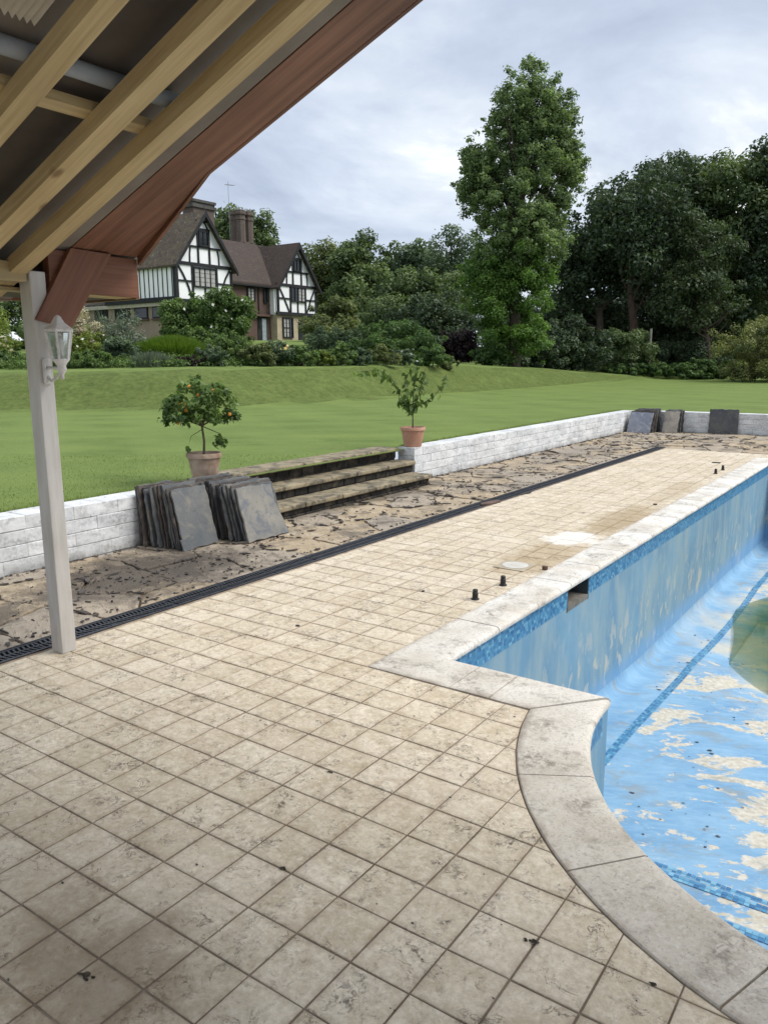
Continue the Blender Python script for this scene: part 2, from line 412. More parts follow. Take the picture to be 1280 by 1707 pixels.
def water_mat():
    t = NT('pool_water'); t.color((0.80, 0.88, 0.72)); t.rough(0.04)
    t.b.inputs['IOR'].default_value = 1.33; t.b.inputs['Transmission Weight'].default_value = 1.0
    t.bump(t.noise(t.pos(), 5.0, 3, 0.5), 0.015, 0.01)
    va = t.new('VolumeAbsorption'); va.inputs['Color'].default_value = (0.55, 0.66, 0.30, 1); va.inputs['Density'].default_value = 9.0
    t.l.new(va.outputs[0], t.n['Material Output'].inputs['Volume']); return t.m
MAT['water'] = water_mat()

def lawn_material():
    t = NT('lawn_grass'); p = t.pos()
    fr = t.pos((1.0, 3.4, 1), (0, 0, -0.62))          # mowing streaks run across the view
    c = t.mix(t.ramp(t.noise(fr, 0.35, 6, 0.6), 0.32, 0.68), (0.100, 0.162, 0.036), (0.180, 0.248, 0.062))
    c = t.mix(t.ramp(t.noise(fr, 2.4, 6, 0.65), 0.40, 0.72, 0, 0.65), c, (0.20, 0.255, 0.078))
    c = t.mix(t.ramp(t.noise(p, 0.9, 5, 0.6), 0.5, 0.72, 0, 0.55), c, (0.085, 0.14, 0.03))
    c = t.mix(t.ramp(t.noise(p, 30.0, 4, 0.7), 0.4, 0.7, 0, 0.4), c, (0.21, 0.25, 0.085))
    st_ = t.new('TexWave'); st_.wave_type = 'BANDS'; st_.inputs['Scale'].default_value = .16; st_.inputs['Distortion'].default_value = 1.2; t.l.new(t.pos((1, 1, 1), (0, 0, 2.18)), st_.inputs[0])
    c = t.mix(t.ramp(st_.outputs['Fac'], .35, .65, 0, .28), c, (0.20, 0.262, 0.075))
    c = t.mix(t.ramp(t.noise(p, 70.0, 3, 0.7), 0.5, 0.75, 0, 0.4), c, (0.06, 0.10, 0.02))
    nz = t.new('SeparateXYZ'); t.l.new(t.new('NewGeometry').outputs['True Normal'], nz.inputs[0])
    # steeper ground mixed to darker green: the bank's shading painted into the colour
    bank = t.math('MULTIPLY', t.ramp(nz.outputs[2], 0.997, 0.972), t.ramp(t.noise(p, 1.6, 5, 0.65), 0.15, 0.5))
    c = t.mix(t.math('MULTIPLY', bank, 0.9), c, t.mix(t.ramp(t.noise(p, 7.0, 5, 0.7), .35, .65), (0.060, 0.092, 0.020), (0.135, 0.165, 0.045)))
    t.color(c); t.rough(0.85); t.b.inputs['Specular IOR Level'].default_value = 0.15
    t.bump(t.math('ADD', t.noise(p, 55.0, 4, 0.7), t.math('MULTIPLY', t.noise(p, 3.0, 5, 0.6), 2.0)), 0.5, 0.05)
    return t.m
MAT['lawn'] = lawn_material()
MAT['blade'] = leaf_mat('grass_blade', (0.13, 0.18, 0.040), (0.24, 0.285, 0.085), 0.35)
MAT['soil'] = simple('soil', (0.035, 0.024, 0.016), (0.075, 0.055, 0.038), 9, 0.95, 0.5)

def block_paint():
    t = NT('white_block_paint'); p = t.pos()
    c = t.mix(t.ramp(t.noise(p, 3.0, 5, 0.6), 0.35, 0.7), (0.70, 0.705, 0.70), (0.86, 0.865, 0.86))
    gr = t.math('MULTIPLY', t.ramp(t.noise(t.pos((1, 1.0, 2.4)), 4.0, 7, 0.7, 0.5), 0.40, 0.64), t.ramp(t.noise(p, 28, 5, 0.7), 0.36, 0.58))
    c = t.mix(t.math('MULTIPLY', gr, 0.72), c, (0.24, 0.24, 0.235))
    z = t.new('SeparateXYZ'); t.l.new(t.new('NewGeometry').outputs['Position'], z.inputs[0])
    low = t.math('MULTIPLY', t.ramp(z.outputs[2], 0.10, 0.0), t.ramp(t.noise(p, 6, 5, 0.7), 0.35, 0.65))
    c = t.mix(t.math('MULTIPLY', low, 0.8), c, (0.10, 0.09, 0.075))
    ch = t.ramp(t.noise(p, 9.0, 5, 0.7, 0.4), 0.69, 0.72)
    c = t.mix(t.math('MULTIPLY', ch, 0.7), c, (0.16, 0.14, 0.12))
    c = t.mix(1.0, c, t.mix(t.objrand(), (0.86, 0.87, 0.88), (1.0, 1.0, 1.0)), 'MULTIPLY')
    t.color(c); t.rough(0.75)
    t.bump(t.noise(p, 26, 5, 0.65), 0.4, 0.012); return t.m
MAT['block'] = block_paint()

def flag_material():
    t = NT('flagstone'); p = t.pos(); r = t.objrand()
    c = t.mix(t.ramp(t.noise(p, 5.0, 6, 0.65), 0.32, 0.68), (0.33, 0.255, 0.165), (0.53, 0.44, 0.325))
    c = t.mix(t.ramp(r, 0.0, 1.0, 0, 0.7), c, t.mix(t.ramp(r, 0.3, 0.6), (0.44, 0.325, 0.18), (0.34, 0.30, 0.255)))
    lay = t.noise(t.pos((2.0, 6.0, 2.0), (0, 0, 0.5)), 4.0, 7, 0.7, 0.7)
    c = t.mix(t.ramp(lay, 0.56, 0.63, 0, 0.8), c, (0.15, 0.12, 0.095))
    c = t.mix(t.ramp(t.noise(p, 18, 5, 0.7), 0.55, 0.75, 0, 0.6), c, (0.56, 0.49, 0.38))
    # slate dust and black dirt lying in a drift beside the near stack
    gx = t.new('NewGeometry').outputs['Position']
    def drift(cx, cy, sx, sy, amt):
        mp = t.new('Mapping'); mp.inputs['Location'].default_value = (-cx/sx, -cy/sy, 0); mp.inputs['Scale'].default_value = (1/sx, 1/sy, 0)
        t.l.new(gx, mp.inputs[0]); ln = t.new('VectorMath'); ln.operation = 'LENGTH'; t.l.new(mp.outputs[0], ln.inputs[0])
        rr = t.math('ADD', ln.outputs['Value'], t.math('MULTIPLY', t.math('SUBTRACT', t.noise(p, 5.0, 6, 0.7), 0.5), 1.6))
        return t.math('MULTIPLY', t.ramp(rr, 0.5, 1.15, 1, 0), amt)
    c = t.mix(drift(-5.1, 3.95, 0.75, 1.05, 0.9), c, (0.075, 0.063, 0.053))
    c = t.mix(t.ramp(t.noise(p, 1.7, 6, 0.7, .5), .50, .60, 0, .8), c, (0.13, 0.11, 0.09))
    c = t.mix(drift(-5.6, 7.8, 0.22, 2.0, 0.6), c, (0.10, 0.085, 0.065))
    c = t.mix(drift(-5.3, 13.0, 0.5, 4.0, 0.35), c, (0.24, 0.215, 0.19))
    t.color(c); t.rough(0.85); t.b.inputs['Specular IOR Level'].default_value = 0.2
    t.bump(t.math('ADD', t.math('MULTIPLY', lay, 1.5), t.noise(p, 30, 5, 0.7)), 0.6, 0.02); return t.m
MAT['flag'] = flag_material()
MAT['mortar'] = simple('paving_mortar', (0.06, 0.047, 0.036), (0.26, 0.205, 0.145), 3.5, 0.95, 0.6)
MAT['chip'] = simple('slate_chip', (0.036, 0.034, 0.034), (0.12, 0.10, 0.085), 5, 0.8, 0.3)
MAT['redchip'] = simple('brown_shard', (0.09, 0.055, 0.042), (0.15, 0.10, 0.08), 8, 0.8, 0.3)
MAT['drain'] = simple('drain_plastic', (0.018, 0.020, 0.025), (0.045, 0.048, 0.055), 18, 0.5, 0.1)

def slate_mat(name, c1, c2, c3):
    t = NT(name); v = t.pos((1, 1, 1), src='obj'); r = t.objrand()
    vo = t.new('VectorMath'); vo.operation = 'ADD'; t.l.new(v, vo.inputs[0]); t.l.new(r, vo.inputs[1]); v = vo.outputs[0]
    n = t.noise(v, 3.5, 5, 0.6, 0.5)
    c = t.mix(t.ramp(n, 0.35, 0.65), c1, c2)
    c = t.mix(t.ramp(t.noise(v, 6.0, 6, 0.7, .6), 0.50, 0.64, 0, 0.9), c, c3)
    c = t.mix(t.ramp(t.noise(v, 22.0, 5, 0.7), 0.56, 0.70, 0, 0.55), c, tuple(x*.45 for x in c1))
    c = t.mix(1.0, c, t.mix(r, (0.62, 0.62, 0.64), (1.15, 1.12, 1.08)), 'MULTIPLY')
    t.color(c); t.rough(0.55); t.bump(t.noise(v, 14, 6, 0.65), 0.35, 0.008); return t.m
MAT['slate'] = slate_mat('grey_slate', (0.085, 0.095, 0.105), (0.135, 0.14, 0.14), (0.19, 0.18, 0.155))
MAT['slate_front'] = slate_mat('pale_grey_slate', (0.25, 0.25, 0.225), (0.40, 0.375, 0.31), (0.17, 0.19, 0.22))
MAT['slate_edge'] = slate_mat('brown_edged_slate', (0.045, 0.040, 0.037), (0.095, 0.08, 0.07), (0.17, 0.145, 0.12))
MAT['slate_blue'] = slate_mat('blue_grey_slate', (0.17, 0.19, 0.24), (0.26, 0.28, 0.33), (0.36, 0.38, 0.42))
MAT['slate_tan'] = slate_mat('tan_slate', (0.25, 0.225, 0.19), (0.36, 0.325, 0.27), (0.16, 0.15, 0.14))

def step_mat():
    t = NT('step_stone'); p = t.pos()
    c = t.mix(t.ramp(t.noise(p, 4.0, 6, 0.65), 0.33, 0.68), (0.19, 0.155, 0.095), (0.36, 0.30, 0.195))
    c = t.mix(t.ramp(t.noise(p, 6.0, 7, 0.7, 0.5), 0.46, 0.60, 0, 0.85), c, (0.065, 0.058, 0.045))
    c = t.mix(t.ramp(t.noise(p, 24.0, 5, 0.7), 0.60, 0.74, 0, 0.5), c, (0.44, 0.40, 0.31))
    t.color(c); t.rough(0.85); t.bump(t.noise(p, 30, 6, 0.7), 0.5, 0.012); return t.m
MAT['step'] = step_mat()
MAT['riser'] = simple('riser_brick', (0.020, 0.018, 0.015), (0.105, 0.085, 0.06), 7, 0.9, 0.5, lo=0.45, hi=0.75, orand=0.3)
MAT['terracotta_old'] = simple('weathered_terracotta', (0.24, 0.155, 0.105), (0.40, 0.31, 0.235), 7, 0.85, 0.3, lo=0.35, hi=0.62)
MAT['terracotta_new'] = simple('clean_terracotta', (0.40, 0.20, 0.125), (0.50, 0.30, 0.215), 6, 0.8, 0.15)
MAT['bark'] = simple('bark', (0.055, 0.042, 0.032), (0.11, 0.085, 0.065), 16, 0.9, 0.5, stretch=(1, 1, 0.3))
MAT['pine_bark'] = simple('red_pine_bark', (0.05, 0.033, 0.025), (0.10, 0.062, 0.047), 6, 0.9, 0.5, stretch=(1, 1, 0.4))
MAT['silver_wood'] = simple('silvery_wood', (0.26, 0.25, 0.20), (0.36, 0.34, 0.28), 6, .9, .2)
MAT['twig'] = simple('twig', (0.07, 0.06, 0.035), (0.12, 0.10, 0.06), 30, 0.8, 0.2)
MAT['orange'] = simple('orange_peel', (0.62, 0.20, 0.02), (0.72, 0.32, 0.04), 30, 0.45, 0.1)
MAT['post'] = simple('white_post_paint', (0.46, 0.43, 0.39), (0.58, 0.555, 0.52), 5, 0.55, 0.12, stretch=(3, 3, 0.5))
MAT['lamp'] = simple('old_white_metal', (0.55, 0.53, 0.50), (0.72, 0.70, 0.67), 24, 0.45, 0.08)
def glass():
    t = NT('lantern_glass'); t.color((0.85, 0.9, 0.87)); t.rough(0.12); t.b.inputs['Transmission Weight'].default_value = 0.85
    t.b.inputs['IOR'].default_value = 1.12; return t.m
MAT['glass'] = glass()
MAT['pine'] = wood_material('pale_timber', (0.42, 0.31, 0.15), (0.60, 0.475, 0.265), (0, PITCH, 0), knots=(0.17, 0.095, 0.045))
MAT['pine_y'] = wood_material('pale_timber_along', (0.40, 0.30, 0.15), (0.57, 0.45, 0.25), (0, 0, 0), (14, 0.6, 14))
MAT['mahog'] = wood_material('mahogany', (0.11, 0.046, 0.027), (0.30, 0.150, 0.095), (0, PITCH, 0), (0.35, 13, 13), 0.45, scale=1.6)
MAT['mahog_y'] = wood_material('mahogany_along', (0.16, 0.064, 0.032), (0.26, 0.115, 0.065), (0, 0, 0), (16, 0.5, 16), 0.5)
MAT['mahog_brace'] = wood_material('mahogany_brace', (0.18, 0.072, 0.040), (0.27, 0.122, 0.070), (0.6, 0, 0), (16, 16, 0.5), 0.5)
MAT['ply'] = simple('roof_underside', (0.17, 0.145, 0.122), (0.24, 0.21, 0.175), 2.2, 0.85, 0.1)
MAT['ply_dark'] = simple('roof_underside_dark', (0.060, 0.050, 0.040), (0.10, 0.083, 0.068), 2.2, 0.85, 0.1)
MAT['blocker_board'] = simple('dark_boarding', (0.05, 0.042, 0.035), (0.09, 0.075, 0.06), 4, .8, .2, stretch=(.3, 1, 4))
MAT['pipe'] = simple('grey_pipe', (0.22, 0.24, 0.26), (0.30, 0.32, 0.34), 6, 0.5, 0.05)
MAT['corr'] = simple('corrugated_sheet', (0.45, 0.41, 0.34), (0.56, 0.52, 0.44), 5, 0.5, 0.05)
MAT['roof_felt'] = simple('roof_felt', (0.05, 0.048, 0.045), (0.09, 0.085, 0.08), 6, 0.9, 0.2)
MAT['black'] = simple('black_plastic', (0.012, 0.012, 0.012), (0.03, 0.03, 0.03), 20, 0.45, 0.1)
# house
MAT['plaster'] = simple('white_plaster', (0.84, 0.85, 0.86), (0.90, 0.905, 0.91), 1.2, 0.8, 0.1)
MAT['timber'] = simple('black_timber', (0.008, 0.009, 0.012), (0.020, 0.021, 0.024), 3, 0.7, 0.2)
def roof_mat(name, c1, c2, c3, c4):
    t = NT(name); p = t.pos()
    br = t.new('TexBrick'); br.inputs['Scale'].default_value = 1.0
    br.inputs['Brick Width'].default_value = 0.26; br.inputs['Row Height'].default_value = 0.17; br.inputs['Mortar Size'].default_value = 0.012
    br.inputs['Color1'].default_value = (*c1, 1); br.inputs['Color2'].default_value = (*c2, 1); br.inputs['Mortar'].default_value = (*[x*0.35 for x in c1], 1)
    t.l.new(t.pos(src='obj'), br.inputs[0])
    sx = t.new('SeparateXYZ'); t.l.new(p, sx.inputs[0])
    cb = t.new('CombineXYZ'); t.l.new(t.math('ADD', sx.outputs[0], sx.outputs[1]), cb.inputs[0]); t.l.new(sx.outputs[2], cb.inputs[1])
    t.l.new(cb.outputs[0], br.inputs[0])
    c = t.mix(t.ramp(t.noise(p, 2.2, 6, 0.7), 0.4, 0.66, 0, 0.8), br.outputs[0], c3)
    c = t.mix(t.ramp(t.noise(p, 4.0, 6, 0.75), 0.57, 0.66, 0, 0.9), c, c4)
    c = t.mix(t.ramp(t.noise(p, 0.6, 5, 0.6), 0.4, 0.65, 0, 0.5), c, tuple(x*.5 for x in c1))
    t.color(c); t.rough(0.9); t.bump(br.outputs['Fac'], 0.6, -0.05); return t.m
MAT['roof_old'] = roof_mat('mossy_roof_tiles', (0.098, 0.070, 0.050), (0.062, 0.048, 0.038), (0.12, 0.098, 0.055), (0.30, 0.27, 0.20))
MAT['roof_red'] = roof_mat('red_brown_roof_tiles', (0.088, 0.060, 0.047), (0.060, 0.044, 0.037), (0.056, 0.045, 0.037), (0.16, 0.125, 0.095))
def brick_mat(name, c1, c2, mo, w=0.24, h=0.08):
    t = NT(name); p = t.pos()
    br = t.new('TexBrick'); br.inputs['Scale'].default_value = 1.0
    br.inputs['Brick Width'].default_value = w; br.inputs['Row Height'].default_value = h; br.inputs['Mortar Size'].default_value = 0.008
    br.inputs['Color1'].default_value = (*c1, 1); br.inputs['Color2'].default_value = (*c2, 1); br.inputs['Mortar'].default_value = (*mo, 1)
    sx = t.new('SeparateXYZ'); t.l.new(p, sx.inputs[0])
    cb = t.new('CombineXYZ'); t.l.new(t.math('ADD', sx.outputs[0], sx.outputs[1]), cb.inputs[0]); t.l.new(sx.outputs[2], cb.inputs[1])
    t.l.new(cb.outputs[0], br.inputs[0])
    c = t.mix(t.ramp(t.noise(p, 1.4, 6, 0.7), 0.4, 0.7, 0, 0.5), br.outputs[0], tuple(x*0.6 for x in c1))
    t.color(c); t.rough(0.9); return t.m
MAT['brick'] = brick_mat('red_brick', (0.115, 0.066, 0.050), (0.085, 0.050, 0.040), (0.13, 0.10, 0.085))
MAT['chimney'] = brick_mat('chimney_brick', (0.13, 0.092, 0.072), (0.085, 0.064, 0.053), (0.17, 0.15, 0.13))
MAT['chimney_cap'] = simple('sooty_stone', (0.055, 0.052, 0.048), (0.10, 0.095, 0.085), 3, .9, .3)
MAT['stone'] = brick_mat('rubble_stone', (0.50, 0.42, 0.29), (0.42, 0.35, 0.25), (0.42, 0.36, 0.28), 0.38, 0.2)
MAT['stonebrick'] = brick_mat('old_pale_brick', (0.34, 0.27, 0.19), (0.27, 0.20, 0.145), (0.30, 0.25, 0.20))
def pane():
    t = NT('window_pane'); t.color((0.02, 0.023, 0.027)); t.rough(0.08); t.b.inputs['Specular IOR Level'].default_value = 0.6; return t.m
MAT['pane'] = pane()
MAT['curtain'] = simple('curtain', (0.30, 0.30, 0.29), (0.48, 0.47, 0.45), 2.0, 0.9, 0.1, stretch=(1, 6, 0.3))
MAT['door'] = simple('dark_blue_door', (0.010, 0.012, 0.020), (0.016, 0.018, 0.028), 4, 0.5, 0.05)
MAT['paledoor'] = simple('pale_glazed_door', (0.24, 0.29, 0.32), (0.34, 0.39, 0.42), 4, 0.3, 0.05)
MAT['lead'] = simple('lead_grey', (0.20, 0.20, 0.20), (0.30, 0.30, 0.30), 4, 0.7, 0.1)

# ------------------------------------------------------------------ ground
T_ = np.array([-0.9, -0.49, -0.26, -0.03, 0.09, 0.20, 0.276, 0.35, 0.49, 0.9])
FOOT = np.array([19.5, 19.6, 19.6, 24.3, 29.7, 36.5, 42.0, 46.0, 49.0, 52.0])
CREST = np.array([23.0, 23.0, 23.2, 28.0, 33.5, 40.0, 46.0, 50.0, 53.0, 56.0])
CRZ = np.array([1.42, 1.42, 1.46, 1.50, 1.50, 1.20, 0.85, 0.58, 0.45, 0.44])
def ground_z(x, y):
    x = np.asarray(x, float); y = np.asarray(y, float)
    d = x*FWD.x + y*FWD.y; s = x*LAT.x + y*LAT.y
    t = np.clip(s/np.maximum(d, 0.1), -0.9, 0.9)
    f = np.interp(t, T_, FOOT); c = np.interp(t, T_, CREST); cz = np.interp(t, T_, CRZ)
    k = np.clip((d-f)/(c-f), 0, 1); k = k*k*(3-2*k)
    z = 0.44 + (cz-0.44)*k
    rise = np.clip((d-c)/40.0, 0, 1.0)*np.clip((0.12-t)/0.2, 0, 1)*1.85
    return np.where(d > 2, z+rise, 0.44)

def sheet_z(x, y): return float(ground_z(x, y))

xs = np.unique(np.concatenate([np.linspace(-300, -80, 12), np.linspace(-80, -30, 26), np.linspace(-30, -6.1, 49), np.linspace(-6.1, 40, 47), np.linspace(40, 200, 12)]))
ys = np.unique(np.concatenate([np.linspace(-60, 0, 8), np.linspace(0, 19.08, 40), np.linspace(19.08, 70, 103), np.linspace(70, 320, 22)]))
gx, gy = np.meshgrid(xs, ys, indexing='ij')
gz = ground_z(gx, gy) + 0.015*np.sin(gx*0.7+1.3)*np.sin(gy*0.53)*np.clip((-6.1-gx)/4 + np.clip((gy-19.1)/4, 0, 1), 0, 1)
V = np.stack([gx, gy, gz], -1).reshape(-1, 3)
ny = len(ys); quads = []
for i in range(len(xs)-1):
    for j in range(ny-1):
        if xs[i] > -6.11 and ys[j] < 19.07: continue
        quads.append((i*ny+j, (i+1)*ny+j, (i+1)*ny+j+1, i*ny+j+1))
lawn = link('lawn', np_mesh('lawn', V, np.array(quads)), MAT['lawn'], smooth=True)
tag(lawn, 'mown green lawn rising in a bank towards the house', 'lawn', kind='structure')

# mown grass blades on the nearer lawn
def grass_blades():
    n = 42000
    d = 5 + 5.5*rng.random(n)**1.5; t = -0.62 + 1.25*rng.random(n)
    x = d*FWD.x + t*d*LAT.x; y = d*FWD.y + t*d*LAT.y
    ok = (x < -6.23) | (y > 19.3)
    ok &= ~((x > -6.62) & (y > 5.6) & (y < 9.35))
    x, y = x[ok], y[ok]; n = len(x); z = ground_z(x, y)
    # uneven fringe along the back of the wall
    m2 = 9000; xe = -6.23 - 0.10*rng.random(m2)**2; ye = 1 + 18*rng.random(m2)
    okk = ~((ye > 5.6) & (ye < 9.35)); xe, ye = xe[okk], ye[okk]
    h = np.concatenate([0.010 + 0.014*rng.random(n), 0.025+0.04*rng.random(len(xe))])
    x = np.concatenate([x, xe]); y = np.concatenate([y, ye]); z = np.concatenate([z, np.full(len(xe), 0.44)]); n = len(x)
    a = rng.random(n)*2*np.pi; w = 0.003+0.003*rng.random(n); lean = (rng.random((n, 2))-0.5)*1.5*h[:, None]
    b0 = np.stack([x-np.cos(a)*w, y-np.sin(a)*w, z-0.01], -1); b1 = np.stack([x+np.cos(a)*w, y+np.sin(a)*w, z-0.01], -1)
    tp = np.stack([x+lean[:, 0], y+lean[:, 1], z+h], -1)
    v = np.stack([b0, b1, tp], 1).reshape(-1, 3)
    tone = np.repeat(rng.random(n), 3)
    o = link('grass', np_mesh('grass', v, np.arange(3*n).reshape(-1, 3), {'tone': tone}), MAT['blade'])
    tag(o, 'short grass blades of the mown lawn behind the wall', 'grass', kind='stuff')
grass_blades()

# ------------------------------------------------------------------ pool outline
PX0, PX1 = -2.17, 2.77          # pool walls
PY0, PY1 = 3.73, 14.32
CX, CY, RIN, ROUT, RWALL = 0.30, 3.65, 1.485, 1.80, 1.52
SHX = -1.20                      # tip of the near-left shoulder

# deck bed: two halves of a sheet with the pool cut out
def arc(r, a0, a1, n):
    return [(CX + r*math.cos(math.radians(a0+(a1-a0)*i/n)), CY + r*math.sin(math.radians(a0+(a1-a0)*i/n))) for i in range(n+1)]
R_BED = 1.65
deck = MB()
left = [(-4.20, -4.5), (CX, -4.5)] + arc(R_BED, 270, 189, 16) + [(-2.3, 3.5), (-2.3, 14.45), (CX, 14.45), (CX, 15.3), (-4.20, 15.3)]
right = [(2*CX-x, y) for x, y in left][::-1]
right = [(min(x, 6.0) if x < 4 else 6.0, y) for x, y in right]
def flat(poly, z):
    me = bpy.data.meshes.new('flat'); bm = bmesh.new()
    f = bm.faces.new([bm.verts.new((x, y, z)) for x, y in poly]); f.normal_update(); bmesh.ops.triangulate(bm, faces=[f]); 
    for f in bm.faces:
        f.normal_update()
        if f.normal.z < 0: f.normal_flip()
    bm.to_mesh(me); bm.free(); return me
def join_flat(name, polys, z):
    bm = bmesh.new()
    for poly in polys:
        f = bm.faces.new([bm.verts.new((x, y, z)) for x, y in poly]); f.normal_update(); bmesh.ops.triangulate(bm, faces=[f])
    for f in bm.faces:
        f.normal_update()
        if f.normal.z < 0: f.normal_flip()
    me = bpy.data.meshes.new(name); bm.to_mesh(me); bm.free(); return me
pool_deck = link('pool_deck', join_flat('pool_deck', [left, right], -0.0042), MAT['grout'])
tag(pool_deck, 'beige stone tile deck with brown grout around the empty pool', 'paving', kind='structure')

# ---- tiles
GX0, GY0, SX, SY = -1.8024, 1.3346, 0.2005, 0.1992
def clip(poly, a, b, c):        # keep a*x+b*y<=c
    out = []
    for i in range(len(poly)):
        p, q = poly[i], poly[(i+1) % len(poly)]
        dp, dq = a*p[0]+b*p[1]-c, a*q[0]+b*q[1]-c
        if dp <= 0: out.append(p)
        if dp*dq < 0:
            t = dp/(dp-dq); out.append((p[0]+t*(q[0]-p[0]), p[1]+t*(q[1]-p[1])))
    return out
def area(p): return 0.5*sum(p[i][0]*p[(i+1) % len(p)][1]-p[(i+1) % len(p)][0]*p[i][1] for i in range(len(p))) if len(p) > 2 else 0
def inset(poly, k, g):
    cx = sum(p[0] for p in poly)/len(poly); cy = sum(p[1] for p in poly)/len(poly)
    out = []
    for p in poly:
        d = math.hypot(p[0]-cx, p[1]-cy); f = max(0.05, 1-g/max(d, 1e-6))*k
        out.append((cx+(p[0]-cx)*f, cy+(p[1]-cy)*f))
    return out
def tile_geo(poly, z, r, crown=0.0005):
    """rings: bottom, top rim, shoulder, inner -> verts, faces(list), edge attr"""
    n = len(poly); vs, ed = [], []
    rings = [(poly, -0.012, 1.0), (poly, -0.0012, 1.0), (inset(poly, 1, 0.003), 0.0, 0.9), (inset(poly, 1, 0.032), crown, 0.0)]
    for pl, dz, e in rings:
        for p in pl: vs.append((p[0], p[1], z+dz)); ed.append(e)
    fs = []
    for k in range(3):
        for i in range(n): fs.append((k*n+i, k*n+(i+1) % n, (k+1)*n+(i+1) % n, (k+1)*n+i))
    fs.append(tuple(3*n+i for i in range(n)))
    return vs, fs, ed
tiles = []
G = 0.0026
for i in range(-22, 75):
    for j in range(-13, 40):
        x0, y0 = GX0+j*SX, GY0+i*SY
        x1, y1 = x0+SX, y0+SY
        if y0 < -2.6 or x0 > 5.6 or y1 > 15.3: continue
        full = [(x0+G, y0+G), (x1-G, y0+G), (x1-G, y1-G), (x0+G, y1-G)]
        mx = (x0+x1)/2
        mirr = mx > CX
        q = [(2*CX-x, y) for x, y in full][::-1] if mirr else full
        q = clip(q, -1, 0, 4.165)                                   # left border strip
        poly = []
        if q:
            cxm = sum(p[0] for p in q)/len(q); cym = sum(p[1] for p in q)/len(q)
            if cym < 3.335 or min(p[1] for p in q) < 3.33:
                if max(p[0] for p in q) < -2.455: poly = q
                else:
                    a = clip(q, 0, 1, 3.322)
                    if a and max(p[0] for p in a) > -1.6:
                        cm = (sum(p[0] for p in a)/len(a), sum(p[1] for p in a)/len(a))
                        dx, dy = cm[0]-CX, cm[1]-CY; L = math.hypot(dx, dy); dx, dy = dx/L, dy/L
                        a = clip(a, -dx, -dy, -(dx*CX+dy*CY+ROUT+0.006))
                    poly = a
                    if min(p[0] for p in q) < -2.455:              # straddles the corner
                        b = clip(q, 1, 0, -2.455)
                        if area(b) > area(poly or []): poly = b
            elif cym > 14.7: poly = clip(q, 0, -1, -14.66)
            else: poly = clip(q, 1, 0, -2.455)
        if poly and mirr: poly = [(2*CX-x, y) for x, y in poly][::-1]
        if not poly or abs(area(poly)) < 0.0012: continue
        isfull = abs(abs(area(poly)) - (SX-2*G)*(SY-2*G)) < 1e-5
        c = (sum(p[0] for p in poly)/len(poly), sum(p[1] for p in poly)/len(poly))
        if -4.17 < c[0] < -4.0 and 2.44 < c[1] < 2.62: pass
        # how large it shows
        d = c[0]*FWD.x*math.cos(PIT)+c[1]*FWD.y*math.cos(PIT)+H*math.sin(PIT)
        rel = Vector((c[0], c[1], -H)); zf = rel.dot(_F)
        show = 0
        if zf > 0.3:
            u = 640+FPX*rel.dot(_R)/zf; v = 853.5-FPX*rel.dot(_U)/zf
            if -70 < u < 1350 and v < 1790: show = abs(area(poly))*1.0/(zf**3)
        tiles.append((show, poly, c, isfull))
tiles.sort(key=lambda t: -t[0])
variants = []
for k in range(5):
    hw, hh = SX/2-G, SY/2-G; jit = random.Random(k)
    pl = [(-hw+jit.uniform(0, .002), -hh+jit.uniform(0, .002)), (hw-jit.uniform(0, .002), -hh+jit.uniform(0, .002)), (hw-jit.uniform(0, .002), hh-jit.uniform(0, .002)), (-hw+jit.uniform(0, .002), hh-jit.uniform(0, .002))]
    vs, fs, ed = tile_geo(pl, 0, 0)
    me = bpy.data.meshes.new('tile'); me.from_pydata(vs, [], fs)
    at = me.attributes.new('edge', 'FLOAT', 'POINT'); at.data.foreach_set('value', ed); me.materials.append(MAT['tile']); variants.append(me)
off_deck = wparent(pool_deck)
av, af, aed, arn = [], [], [], []
for idx, (show, poly, c, isfull) in enumerate(tiles):
    z = RND.uniform(-0.0012, 0.0012)
    if idx < 298:
        if isfull:
            me = variants[idx % 5]
        else:
            vs, fs, ed = tile_geo([(p[0]-c[0], p[1]-c[1]) for p in poly], 0, 0)
            me = bpy.data.meshes.new('tile'); me.from_pydata(vs, [], fs)
            at = me.attributes.new('edge', 'FLOAT', 'POINT'); at.data.foreach_set('value', ed)
        o = link('tile', me, MAT['tile'], pool_deck, (c[0], c[1], z))
        if isfull: o.rotation_euler = (RND.uniform(-.004, .004), RND.uniform(-.004, .004), RND.uniform(-.003, .003))
    else:
        vs, fs, ed = tile_geo(poly, z, 0); b = len(av); r = RND.random()
        av += vs; af += [tuple(b+i for i in f) for f in fs]; aed += ed; arn += [r]*len(vs)
me = bpy.data.meshes.new('far_tiles'); me.from_pydata(av, [], af)
for nm, ar in (('edge', aed), ('rnd', arn)):
    at = me.attributes.new(nm, 'FLOAT', 'POINT'); at.data.foreach_set('value', ar)
o = link('far_tiles', me, MAT['tile_far'], pool_deck); o['kind'] = 'stuff'

# ------------------------------------------------------------------ swimming pool
pool = empty('swimming_pool', (CX, (PY0+PY1)/2, 0))
tag(pool, 'drained swimming pool with flaking blue paint and pale stone coping', 'pool')

